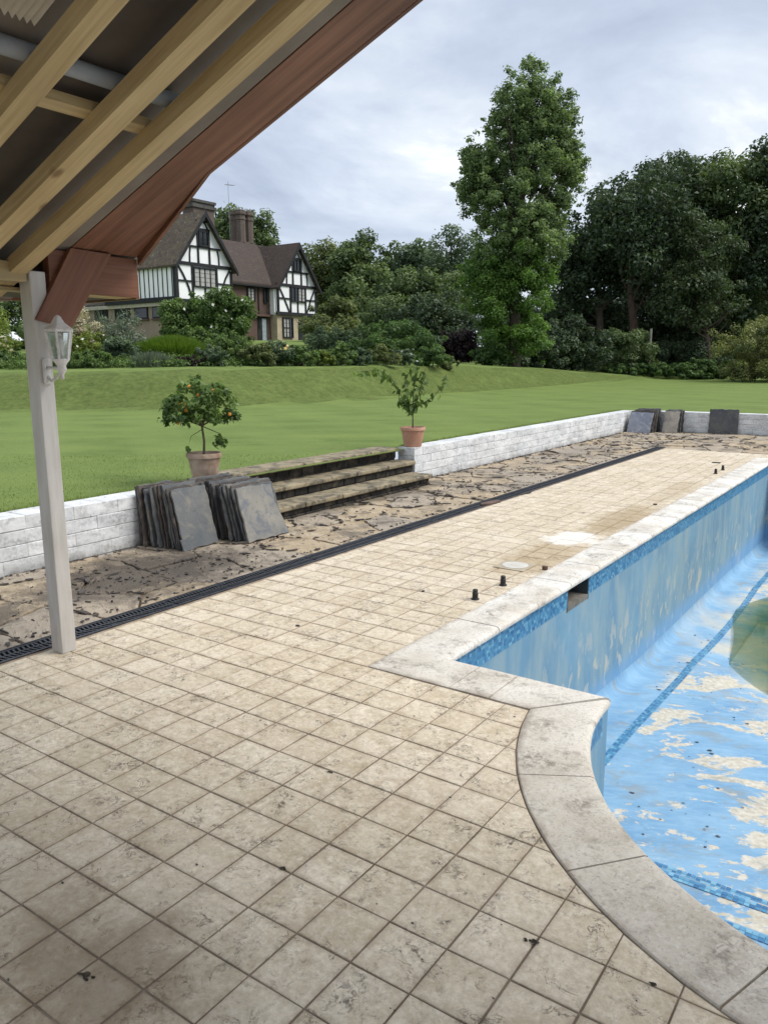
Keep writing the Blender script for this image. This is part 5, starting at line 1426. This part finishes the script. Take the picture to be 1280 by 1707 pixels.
# ground storey of wing 1 with openings
wallbox(hx-22, hx-.4, 43.3, 43.6, GZ-.6, 6.36, MAT['stonebrick'], 'ground_floor_wall'); wallbox(hx-.45, hx-.2, 43.3, 49.0, GZ-.6, 6.36, MAT['stonebrick'], 'ground_floor_wall')
MB().prism([(43.1, 6.37), (43.1, 6.5), (47.0, 8.6), (47.0, 8.4)], 'x', hx-22, hx-9.1).build('lean_to_roof', MAT['roof_old'], house)
wallbox(hx-22, hx-.25, 43.05, 43.3, 6.08, 6.36, simple('pale_lintel', (.40, .36, .29), (.50, .46, .38), 3, .8, .1), 'lintel')
for a, b in ((-.9, -3.3), (-3.9, -5.6), (-6.2, -8.2), (-9.2, -11.0)):
    wn_ = MB().box(hx+b, hx+a, 43.20, 43.32, 5.15, 6.06).build('window', MAT['timber'], house)
    MB().box(hx+b+.1, hx+a-.1, 43.185, 43.199, 5.25, 5.98).build('pane', MAT['pane'], wn_)
    MB().box(hx+b-.1, hx+a+.1, 43.12, 43.31, 5.0, 5.13).build('sill', MAT['brick'], wn_)
MB().lathe((hx-.30, 43.05, GZ-.6), [(.27, 0), (.27, 3.0), (.32, 3.02), (.32, 3.2)], 14).build('pillar', MAT['stonebrick'], house, smooth=False)
# middle range, set back
wallbox(hx-1.4, hx-.9, 48.8, 55.0, GZ-.6, 8.55, MAT['brick'], 'middle_wall')
MB().prism([(hx-4.9, 12.60), (hx-.50, 8.45), (hx-.50, 8.27), (hx-4.9, 12.38)], 'y', 46.5, 57.2).build('roof', MAT['roof_red'], house)
MB().prism([(hx-4.903, 12.60), (hx-9.2, 8.45), (hx-9.2, 8.27), (hx-4.903, 12.38)], 'y', 46.5, 61).build('roof', MAT['roof_red'], house)
MB().box(hx-.62, hx-.46, 49.4, 54.3, 8.16, 8.28).build('gutter', MAT['timber'], house)
window(51.70, 52.65, 6.85, 8.10, hx-.86, 2, 1, True); window(53.75, 54.25, 6.85, 8.12, hx-.86, 1, 1, False)
MB().tube([(hx-.82, 53.1, 4.6), (hx-.82, 53.1, 8.2)], .05, 8).build('drainpipe', MAT['timber'], house)
MB().box(hx-.95, hx-.55, 52.4, 54.5, 5.62, 5.80).build('porch_lintel', MAT['brick'], house)
dr = MB().box(hx-.95, hx-.85, 52.9, 54.1, GZ-.4, 5.58).build('garden_door', MAT['timber'], house)
MB().box(hx-.85, hx-.82, 53.45, 53.98, GZ-.2, 5.45).build('pane', MAT['paledoor'], dr)
# wing 2 (far)
y0, y1, ev, ap, jt = 54.62, 60.12, 8.18, 12.36, 5.95
yc, kk = gable_wing(y0, y1, ev, ap, jt, .30, 5.4, MAT['roof_red'])
timber(y0+.10, jt, y0+.10, ev, .26); timber(y1-.10, jt, y1-.10, ev, .26)
timber(y0-.1, 8.50, y1+.05, 8.50, .28); timber(y0-.15, jt, y1+.1, jt, .34, x=hx+.05)
timber(55.85, 9.72, 58.95, 9.72, .17); timber(56.75, 10.95, 58.05, 10.95, .17)
for yy in (56.80, 57.98): timber(yy, 8.6, yy, 10.9, .17)
brace([(56.05, 9.65), (55.96, 9.2), (55.94, 8.6)], .13); brace([(58.72, 9.65), (58.82, 9.2), (58.84, 8.6)], .13)
brace([(56.98, 11.05), (57.12, 11.3), (57.32, 11.55)], .12); brace([(57.78, 11.05), (57.64, 11.3), (57.44, 11.55)], .12)
for yy in (56.40, 58.52): timber(yy, jt, yy, 8.4, .19)
timber(54.8, 7.30, 56.35, 7.30, .15); timber(58.55, 7.30, 60.0, 7.30, .15)
brace([(54.85, 8.35), (55.35, 7.6), (55.85, 6.75), (56.25, 6.05)], .16); brace([(59.9, 8.35), (59.4, 7.6), (59.0, 6.75), (58.65, 6.05)], .16)
timber(57.4, jt+.1, 57.4, 7.1, .14)
window(56.88, 57.9, 9.80, 10.88, hx+.06, 2, 1, False)
window(56.42, 58.5, 7.05, 8.42, hx+.06, 4, 1, True, lights=(2, 3))
wallbox(hx-5, hx-.31, y0, y0+.25, jt-.1, ev+.1, MAT['plaster'], 'side_wall'); wallbox(hx-5, hx-.31, y1-.25, y1, jt-.1, ev+.1, MAT['plaster'], 'side_wall')
wallbox(hx-5, hx-.12, y0+.05, y1-.3, GZ-.6, jt-.12, MAT['stone'], 'ground_floor_wall')
window(55.35, 56.75, 3.75, 5.62, hx-.08, 3, 2, True, lights=(0, 1))
d2 = MB().box(hx-.14, hx-.06, 57.55, 58.85, GZ-.3, 5.25).build('door', MAT['door'], house)
MB().box(hx-.06, hx-.03, 57.7, 58.7, 4.5, 5.1).build('door_panel', MAT['door'], d2)
MB().box(hx-.13, hx-.08, 57.35, 59.05, 5.26, 5.45).build('lintel', MAT['stone'], house)
MB().tube([(hx-.2, 54.45, 6.0), (hx-.2, 54.45, 8.1)], .07, 8).build('drainpipe', MAT['plaster'], house)
# chimneys
def flue(cx, cy, z0, z1, r, parent):
    MB().lathe((cx, cy, 0), [(r, z0), (r, z1-.9), (r*1.12, z1-.85), (r*1.12, z1-.7), (r*1.0, z1-.66), (r*1.0, z1-.45), (r*1.25, z1-.38), (r*1.25, z1-.22), (r*1.1, z1-.18), (r*1.1, z1), (r*.7, z1)], 8).build('flue', MAT['chimney'], parent)
ch = MB().box(hx-7.7, hx-6.3, 56.6, 58.6, 9.5, 13.0).build('chimney', MAT['chimney'], house)
for dx_, dy_ in ((-6.65, 57.05), (-6.65, 58.1), (-7.35, 57.05), (-7.35, 58.1)): flue(hx+dx_, dy_, 12.9, 15.85, .46, ch)
for dx_, dy_ in ((-6.65, 57.05), (-6.65, 58.1)):
    for q in range(5): MB().tube([(hx+dx_+.3*math.cos(q*1.25), dy_+.3*math.sin(q*1.25), 15.84), (hx+dx_+.3*math.cos(q*1.25), dy_+.3*math.sin(q*1.25), 16.12)], .05, 5).build('spike', MAT['lead'], ch)
ch = MB().box(hx-6.0, hx-4.6, 49.35, 51.75, 8, 14.85).build('chimney', MAT['chimney'], house)
MB().box(hx-6.15, hx-4.45, 49.15, 51.95, 14.85, 15.1).build('cap', MAT['chimney_cap'], ch); MB().box(hx-6.05, hx-4.55, 49.3, 51.8, 15.1, 15.3).build('cap', MAT['chimney_cap'], ch); MB().box(hx-6.15, hx-4.45, 49.2, 51.9, 15.3, 15.52).build('cap', MAT['chimney_cap'], ch)
ae = MB().tube([(hx-7, 55.95, 12), (hx-7, 55.95, 18.3)], .020, 6).build('aerial', MAT['lead'], house)
MB().tube([(hx-7, 55.55, 18.0), (hx-7, 56.75, 18.1)], .02, 5).build('aerial_rod', MAT['lead'], ae)
for q in range(5): MB().tube([(hx-7.25, 55.7+.24*q, 18.0+.02*q), (hx-6.75, 55.7+.24*q, 18.0+.02*q)], .012, 4).build('aerial_rod', MAT['lead'], ae)

# ------------------------------------------------------------------ planting
def bush(name, label, cat, u0, u1, vtop, d, mat, n, L, W, group=None, k=26, cr=None, vbase=None, depth=None, flowers=None, droop=None, up=.5, seedbase=None, fill=.35, tl=.25):
    """rounded shrub filling photo columns u0..u1 up to vtop at forward distance d"""
    uc = (u0+u1)/2; b = base_at(uc, d); top = at(uc, vtop, d); w = (u1-u0)/FPX*d; h = top.z-b.z
    dp = depth or w*.8
    root = empty(name, b); tag(root, label, cat, group)
    ev = (LAT*(w/2)); nb_ = 3 if w > 1.1*h else 2; blobs = []
    for i in range(nb_+2):
        f = (i+.5)/(nb_+2)*2-1
        hh = h*(1-.28*abs(f)**2)*rng.uniform(.86, 1.0) if i != (nb_+2)//2 else h
        c = b+LAT*(w/2*f*.72)+FWD*(dp*.25*rng.uniform(-1, 1))
        blobs.append((c.x, c.y, b.z+hh*.5, w*.34, w*.34, hh*.50))
    cl = blob_clumps(blobs, int(k*1.5), cr or min(w, h)*.16, fill)
    cl[:, 2] = np.maximum(cl[:, 2], b.z+cl[:, 3]*.6)
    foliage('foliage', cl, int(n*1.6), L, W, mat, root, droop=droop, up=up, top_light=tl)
    for i in range(2): MB().tube([b+LAT*(w*.16*(i-.5))-Vector((0, 0, .05)), b+LAT*(w*.3*(i-.5))+Vector((0, 0, h*.6))], [.02*h+.01, .008], 5, False).build('stem', MAT['bark'], root, recalc=False)
    if flowers:
        fm, fn, fs = flowers
        sel = cl[rng.choice(len(cl), fn)]; u = unit(fn); u[:, 2] = np.abs(u[:, 2])
        tow = -np.array(FWD); u = u*.8+tow*.5
        pos = sel[:, :3]+u*sel[:, 3:4]*1.05; nr = u/np.linalg.norm(u, axis=1)[:, None]
        v, t = leaf_quads(pos, nr, rng.random(fn), fs, fs, .1)
        me = np_mesh('flowers', v-np.array(b), np.arange(len(v)).reshape(-1, 4), {'tone': t}); link('flowers', me, fm, root)['kind'] = 'stuff'
    return root
def grass_clump(name, label, u0, u1, vtop, d, mat, n=2500, group=None):
    uc = (u0+u1)/2; b = base_at(uc, d); h = at(uc, vtop, d).z-b.z; w = (u1-u0)/FPX*d
    root = empty(name, b); tag(root, label, 'plant', group)
    a = rng.random(n)*2*np.pi; r = np.sqrt(rng.random(n)); x = r*np.cos(a)*w*.40; y_ = r*np.sin(a)*w*.25
    base = np.array(b)[None]+x[:, None]*np.array(LAT)+y_[:, None]*np.array(FWD)
    hh = h*(1-.35*r**2)*(.75+.3*rng.random(n)); lean = (np.stack([x, y_], 1)/w*2)*.5*h+rng.normal(size=(n, 2))*.12*h
    tip = base+lean[:, :1]*np.array(LAT)+lean[:, 1:]*np.array(FWD); tip[:, 2] = b.z+hh
    mid = (base+tip)/2; mid[:, 2] = b.z+hh*.62; mid -= (tip-base)*np.array([.16, .16, 0])
    ww = .011+.008*rng.random(n); px_ = np.stack([LAT.x*ww, LAT.y*ww, 0*ww], 1)
    v = np.stack([base-px_, base+px_, mid+px_, mid-px_, tip], 1)
    q = np.concatenate([np.stack([np.arange(n)*5+i for i in (0, 1, 2, 3)], 1), np.stack([np.arange(n)*5+i for i in (3, 2, 4, 4)], 1)])
    v = v.reshape(-1, 3)-np.array(b)
    tr = np.concatenate([np.stack([np.arange(n)*5+i for i in s_], 1) for s_ in ((0, 1, 2), (0, 2, 3), (3, 2, 4))])
    me = np_mesh('blades', v, tr, {'tone': np.repeat(rng.random(n), 5)}); link('blades', me, mat, root)
    return root
BG = 'plants in the border along the bank top'
S = 'shrub'
bush('shrub', 'cream flowering shrub left of the lantern at the picture edge', S, -60, 52, 552, 27, LM['lime'], 3000, .10, .06, BG, 40, flowers=(LM['cream'], 300, .10))
bush('shrub', 'tall yellow green shrub behind the post at left edge', S, -40, 60, 508, 34, LM['lime'], 3500, .13, .07, BG, 40)
bush('shrub', 'dark leafy border plant at the left edge below the cream flowers', S, -50, 60, 578, 25, LM['shrub'], 2500, .12, .05, BG, 30)
bush('shrub', 'pale cream blossom shrub right of the lantern roof', S, 116, 186, 508, 27.5, LM['cream'], 4200, .085, .05, BG, 36, tl=.1)
bush('shrub', 'rose bush with pale blooms beside the lantern', S, 104, 200, 548, 27, LM['lime'], 3600, .09, .055, BG, 40, flowers=(LM['white'], 60, .10))
bush('shrub', 'dark strappy border plant in front of the rose bush', S, 95, 205, 578, 25, LM['shrub'], 2600, .20, .045, BG, 26, droop=.2)
grass_clump('silver_thistle', 'tall silver thistle stems against the stone outbuilding wall', 188, 212, 502, 28.5, LM['silver'], 90, BG)
bush('shrub', 'silver leaved shrub with airy stems left of the bright grass', S, 182, 262, 520, 28, LM['silver'], 2600, .10, .04, BG, 34)
bush('shrub', 'grey green leafy plant below the silver shrub', S, 190, 255, 560, 26, LM['bluegreen'], 2400, .14, .06, BG, 26)
grass_clump('silver_plant', 'low silver spiky plant at the foot of the bright grass', 235, 300, 583, 24.5, LM['silver'], 420, BG)
grass_clump('ornamental_grass', 'bright green ornamental grass mound in the border', 250, 352, 556, 26.5, LM['bright'], 5200, BG)
bush('shrub', 'dark wine coloured low plant beneath the bright grass', S, 285, 360, 592, 25, LM['purple'], 1800, .08, .05, BG, 22)
bush('climbing_shrub', 'big dark climbing shrub with white blooms against the left gable', S, 298, 368, 485, 58, LM['shrub'], 7000, .24, .13, None, 60, flowers=(LM['white'], 10, .22))
bush('climbing_shrub', 'big dark rounded shrub right of the left gable before the brick wall', S, 352, 432, 484, 56, LM['shrub'], 8000, .24, .13, None, 60, flowers=(LM['white'], 26, .22))
bush('shrub', 'dark shrub low between bright grass and rounded shrub', S, 300, 380, 540, 40, LM['shrub'], 3500, .15, .08, BG, 34)
bush('shrub', 'upright rounded green shrub right of the bright grass', S, 366, 428, 550, 27, LM['shrub'], 4600, .075, .035, BG, 40)
bush('shrub', 'mixed dark leafy plant left of the upright green shrub', S, 340, 392, 572, 25.5, LM['bluegreen'], 2400, .10, .05, BG, 26)
bush('shrub', 'leafy green plant right of the upright green shrub', S, 410, 468, 570, 26.5, LM['olive'], 2600, .09, .05, BG, 30)
bush('shrub', 'border plant with pale yellow blooms below the far gable', S, 448, 500, 566, 27, LM['bluegreen'], 2600, .09, .045, BG, 30, flowers=(LM['yellow'], 26, .11))
bush('shrub', 'dark leafy clump before the dark blue door', S, 486, 530, 574, 27, LM['shrub'], 2600, .09, .05, BG, 28)
bush('shrub', 'pale yellowish low plant right of the door', S, 520, 560, 582, 27.5, LM['lime'], 1800, .08, .05, BG, 22)
bush('shrub', 'rounded dark green plant in the middle of the border', S, 550, 590, 574, 28, LM['shrub'], 2600, .08, .05, BG, 26)
bush('shrub', 'greyish mixed plant in the middle of the border', S, 575, 622, 578, 28.5, LM['bluegreen'], 2400, .09, .045, BG, 26)
bush('shrub', 'green feathery plant right of the greyish plant', S, 612, 660, 576, 29.5, LM['olive'], 2400, .09, .04, BG, 26)
bush('shrub', 'low purple flowered plant near the end of the border', S, 648, 695, 582, 30.5, LM['bluegreen'], 2400, .09, .045, BG, 24, flowers=(LM['white'], 10, .09))
bush('shrub', 'bright green plant near the right end of the border', S, 690, 740, 576, 31.5, LM['ivy'], 2800, .10, .045, BG, 26)
bush('shrub', 'small pale plant at the very right end of the border', S, 726, 758, 592, 32, LM['olive'], 1400, .09, .045, BG, 18)
def ground_cover():
    m_ = 420; t_ = np.linspace(-0.62, 0.085, m_); cd = np.interp(t_, T_, CREST)
    cl = []
    for row in range(3):
        dd = cd+1.3+row*.9+rng.normal(size=m_)*.25; xx = dd*FWD.x+t_*dd*LAT.x; yy_ = dd*FWD.y+t_*dd*LAT.y
        hh = (.14+.09*row)*(.4+1.2*rng.random(m_)); cl.append(np.stack([xx, yy_, ground_z(xx, yy_)+hh*.7, .10+.12*rng.random(m_)], 1))
    o = foliage('ground_cover', np.concatenate(cl), 40000, .085, .04, LM['shrub'], None, top_light=.3)
    tag(o, 'dense low leafy ground cover filling the border between the shrubs', 'ground cover', kind='stuff')
ground_cover()
bush('shrub', 'tall dark hedge behind the cream shrub at left', S, -120, 66, 500, 40, LM['mid'], 9000, .16, .09, None, 70)
bush('shrub', 'dark hedge seen below the eaves left of the outbuilding', S, 60, 190, 528, 44, LM['shrub'], 8000, .16, .09, None, 60)
for i, (a, b) in enumerate(((520, 556), (552, 580), (577, 605))):
    bush('topiary_ball', ['largest clipped ball shrub right of the far gable', 'middle clipped ball shrub of three', 'rightmost clipped ball shrub of three'][i], S, a, b, 546+i, 40, LM['bluegreen'], 4200, .07, .045, 'clipped ball shrubs', 60, cr=.16, fill=.2)
bush('shrub', 'large loose green shrub in the middle behind the border', S, 596, 716, 530, 36, LM['ivy'], 9000, .14, .06, None, 70)
bush('shrub', 'round grey green shrub at the right of the loose shrub', S, 694, 732, 545, 38, LM['bluegreen'], 3200, .10, .05, None, 34)
bush('shrub', 'dark purple leaved shrub left of the tall tree', S, 722, 792, 548, 43, LM['purple'], 6000, .15, .09, None, 50)
bush('shrub', 'very dark evergreen mass left of the tall tree', S, 660, 800, 490, 52, LM['dark'], 11000, .24, .13, None, 80)
bush('shrub', 'brownish olive shrub beside the far gable', S, 520, 625, 498, 62, LM['olive'], 8000, .26, .14, None, 60)
bush('shrub', 'yellow green shrub low beside the far gable', S, 520, 580, 524, 52, LM['olive'], 4000, .18, .10, None, 40)
bush('shrub', 'olive green shrub in the gap behind the loose shrub', S, 600, 690, 500, 56, LM['mid'], 8000, .22, .12, None, 60)
bush('shrub', 'dark bush directly behind the tall tree trunk', S, 815, 935, 560, 46, LM['dark'], 7000, .17, .10, None, 50)
bush('shrub', 'pale green bush at the left foot of the tall tree', S, 785, 832, 565, 41, LM['ivy'], 3500, .13, .08, None, 36)
# right-hand woodland edge
bush('shrub', 'dark bush right of the tall tree trunk', S, 880, 990, 530, 48, LM['dark'], 9000, .20, .11, 'understorey of the right wood', 60)
bush('shrub', 'dark green bush at the wood edge below the pine trunk', S, 975, 1075, 548, 50, LM['mid'], 8000, .18, .10, 'understorey of the right wood', 60)
bush('shrub', 'dark green bush at the wood edge left of the rhododendron', S, 1060, 1195, 560, 52, LM['dark'], 9000, .18, .10, 'understorey of the right wood', 60)
bush('shrub', 'mid green bush deep under the right wood', S, 1090, 1230, 540, 56, LM['dark'], 8000, .20, .11, 'understorey of the right wood', 60)
for (a_, b_, vt, dd, lab) in ((930, 1040, 505, 58, 'dark leafy bush filling the gap left of the pine trunk'), (1050, 1150, 500, 60, 'dark leafy bush filling the gap right of the pine trunk'), (1130, 1260, 495, 62, 'dark leafy bush under the tallest dark tree'), (1230, 1380, 500, 60, 'dark leafy bush behind the rhododendron')):
    bush('shrub', lab, S, a_, b_, vt, dd, LM['dark'], 9000, .24, .14, 'understorey of the right wood', 70)
bush('ground_ivy', 'low bright ivy hedge along the foot of the wood', S, 1000, 1110, 603, 49, LM['ivy'], 9000, .15, .11, 'low hedges at the wood edge', 70, depth=2.5)
bush('ground_ivy', 'low bright ivy hedge just left of the rhododendron', S, 1100, 1215, 598, 48.5, LM['ivy'], 9000, .15, .11, 'low hedges at the wood edge', 70, depth=2.5)
bush('rhododendron', 'large domed rhododendron at the right edge of the lawn', S, 1186, 1420, 518, 43, LM['rhodo'], 26000, .15, .06, None, 240, cr=.42, fill=.15, tl=.45)
# ------------------------------------------------------------------ trees
def tree(name, label, u, d, blobs_px, mat, n, L, W, k, cr, trunk_r=.3, group=None, bark='bark', trunk_top=None, fill=.35, extra=None, limbs=26, vbase=None, tl=.3, shell=.5):
    """blobs_px: (u, v, half-width px, half-height px) crown lobes at distance d"""
    b = base_at(u, d); root = empty(name, b); tag(root, label, 'tree', group); m = d/FPX
    blobs = []
    for (bu, bv, hw, hh) in blobs_px:
        c = at(bu, bv, d); c = c+FWD*(rng.uniform(-.25, .25)*hw*m); blobs.append((c.x, c.y, c.z, hw*m, hw*m, hh*m*1.02))
    cl = blob_clumps(blobs, k, cr, fill)
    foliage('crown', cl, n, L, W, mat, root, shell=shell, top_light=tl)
    if extra:
        bl2, mat2, n2, k2, cr2 = extra; bb = []
        for (bu, bv, hw, hh) in bl2:
            c = at(bu, bv, d); bb.append((c.x, c.y, c.z, hw*m, hw*m, hh*m))
        foliage('crown', blob_clumps(bb, k2, cr2, fill), n2, L, W, mat2, root, shell=shell, top_light=tl)
    tp = trunk_top or blobs_px[0][1]
    ttop = at(blobs_px[0][0], tp, d); tk = MB(); npt = 7; pts = []
    for i in range(npt):
        f = i/(npt-1); p = b.lerp(ttop, f)+Vector((rng.normal()*.12, rng.normal()*.12, 0))*(f*(1-f)*4)*trunk_r*2; pts.append(p)
    pts[0] = b-Vector((0, 0, .3))
    tk.tube(pts, [trunk_r*(1-.85*i/(npt-1)) for i in range(npt)], 9)
    for i in range(min(limbs, len(cl))):
        c = Vector(cl[rng.integers(len(cl)), :3]); zf = np.clip((c.z-b.z)/(max(ttop.z-b.z, .1))*.75-.05, .12, .95)
        s_ = b.lerp(ttop, zf); md = s_.lerp(c, .5)+Vector((0, 0, -.06*(c-s_).length)); rr = trunk_r*(1-.8*zf)*.42
        tk.tube([s_, md, c], [rr, rr*.6, rr*.2], 5, False)
    tk.build('trunk', MAT[bark], root, recalc=False)
    return root
tree('tall_tree', 'very tall columnar broadleaf tree standing alone at the lawn edge', 850, 41.5,
     [(877, 180, 42.8, 62), (851, 190, 31.6, 40), (903, 175, 31.6, 44), (925, 220, 33.5, 60), (851, 245, 48.4, 56), (822, 294, 48.4, 52), (903, 279, 57.7, 60), (936, 289, 33.5, 62), (798, 324, 35.3, 56), (789, 279, 22.3, 34), (870, 354, 68.8, 62), (860, 404, 65.1, 50), (903, 399, 39.1, 50)],
     LM['tulip_top'], 90000, .140, .09, 1100, .34, .34, trunk_top=150, fill=.45, limbs=60,
     extra=([(851, 444, 68.8, 50), (817, 474, 48.4, 58), (879, 484, 48.4, 66), (846, 524, 61.4, 60), (870, 564, 42.8, 44), (836, 574, 31.6, 36)], LM['tulip_low'], 44000, 340, .42), shell=.2)
WD = 'trees of the dark wood on the right'
tree('dark_tree', 'dark evergreen tree with bare twiggy top nearest the tall tree', 985, 56, [(1000, 385, 55, 60), (965, 420, 42, 46), (1030, 350, 40, 45), (985, 460, 55, 50), (950, 480, 30, 40), (1040, 430, 40, 60)], LM['dark'], 16000, .30, .17, 150, .85, .35, WD)
tree('pine_tree', 'red barked pine with leaning trunk in the dark wood', 1043, 53, [(1052, 370, 60, 60), (1095, 350, 50, 60), (1040, 420, 55, 45), (1090, 430, 50, 55), (1060, 330, 40, 30)], LM['dark'], 16000, .28, .15, 150, .8, .36, WD, 'pine_bark')
tree('dark_tree', 'broad dark tree in the centre of the right wood', 1120, 58, [(1130, 330, 70, 60), (1100, 300, 40, 30), (1150, 300, 48, 34), (1120, 400, 70, 60), (1150, 450, 60, 60), (1105, 490, 50, 50)], LM['dark'], 19000, .30, .17, 170, .9, .4, WD)
tree('dark_tree', 'tallest dark tree of the right wood', 1195, 56, [(1205, 315, 62, 58), (1180, 300, 40, 40), (1235, 320, 50, 60), (1200, 400, 70, 60), (1180, 470, 60, 60), (1230, 480, 50, 60)], LM['mid'], 19000, .29, .17, 170, .85, .4, WD)
tree('dark_tree', 'dark tree cut by the right picture edge', 1290, 55, [(1285, 310, 60, 56), (1330, 330, 60, 60), (1275, 400, 60, 70), (1320, 420, 60, 70), (1270, 490, 50, 60)], LM['dark'], 18000, .29, .17, 160, .85, .4, WD)
tree('light_tree', 'paler mid green tree in front of the dark wood', 1165, 51, [(1165, 410, 42, 44), (1195, 440, 36, 44), (1140, 470, 42, 40), (1180, 500, 46, 40), (1125, 500, 36, 30)], LM['dim'], 11000, .22, .13, 120, .6, .22, WD)
tree('slim_tree', 'bare branched slim tree between tall tree and dark wood', 945, 58, [(945, 450, 26, 36), (925, 490, 34, 40), (960, 500, 34, 36)], LM['mid'], 3500, .26, .14, 50, .6, .16, WD, limbs=40)
tree('dark_tree', 'dark low tree behind the tall tree trunk', 925, 60, [(920, 540, 60, 44), (885, 520, 50, 50), (960, 545, 55, 44), (1000, 540, 60, 45)], LM['dark'], 12000, .28, .16, 120, .8, .25, WD)
for i, (u_, lab) in enumerate(((1080, 'dense back row tree behind the pine in the right wood'), (1170, 'dense back row tree behind the centre of the right wood'), (1265, 'dense back row tree behind the right edge of the wood'))):
    tree('back_tree', lab, u_, 70+3*i, [(u_, 400-20*i, 70, 70), (u_-30, 470, 60, 60), (u_+35, 480, 60, 60), (u_, 540, 80, 50)], LM['dark'], 12000, .40, .25, 110, 1.1, .4, WD)
MT = 'trees behind the garden in the middle'
tree('broadleaf_tree', 'yellowish green tree just right of the far gable', 535, 95, [(535, 450, 36, 40), (520, 480, 30, 45), (560, 480, 34, 45), (540, 520, 40, 40)], LM['olive'], 10000, .45, .26, 100, 1.1, .4, MT)
tree('broadleaf_tree', 'big rounded tree with pale blossom tips in the middle', 605, 90, [(612, 440, 48, 44), (585, 460, 36, 44), (640, 465, 34, 44), (605, 500, 56, 46), (575, 430, 24, 26)], LM['mid'], 16000, .40, .24, 150, 1.0, .5, MT)
tree('broadleaf_tree', 'rounded blue green tree right of the blossom tree', 685, 88, [(690, 438, 30, 34), (670, 460, 34, 40), (705, 470, 30, 44), (680, 510, 46, 40)], LM['bluegreen'], 12000, .40, .23, 120, 1.0, .45, MT)
tree('birch_tree', 'thin feathery grey green tree left of the tall tree', 752, 84, [(752, 410, 20, 26), (770, 430, 24, 36), (735, 440, 28, 34), (755, 480, 40, 44)], LM['bluegreen'], 5200, .36, .16, 90, .9, .25, MT, limbs=40)
tree('broadleaf_tree', 'dark tree filling the gap between house and loose shrub', 655, 72, [(650, 490, 50, 40), (620, 510, 44, 44), (700, 500, 46, 44), (740, 500, 44, 50), (665, 540, 60, 40)], LM['mid'], 14000, .34, .20, 140, .9, .4, MT)
tree('background_tree', 'dark rounded tree behind the house chimneys', 410, 100, [(405, 385, 48, 30), (435, 392, 22, 30), (375, 390, 32, 28), (400, 420, 60, 40)], LM['mid'], 12000, .45, .26, 120, 1.1, .5, MT)
tree('background_tree', 'dark tree at the far left under the eaves', -30, 70, [(-20, 470, 70, 50), (30, 510, 50, 40), (-80, 500, 60, 50)], LM['mid'], 9000, .36, .2, 100, .9, .4, MT)
tree('background_tree', 'distant dark tree behind the middle garden', 590, 120, [(590, 470, 70, 50), (650, 480, 60, 40), (720, 470, 60, 50), (530, 480, 40, 40), (780, 480, 50, 60)], LM['dark'], 12000, .6, .36, 120, 1.6, .5, MT)

mp_ = base_at(1066, 49.5)
o = MB().tube([(mp_.x, mp_.y, mp_.z-.1), (mp_.x+.03, mp_.y, at(1066, 548, 49.5).z)], [.09, .07], 7).build('marker_post', MAT['silver_wood'], None)
tag(o, 'pale weathered post standing at the edge of the dark wood', 'post')
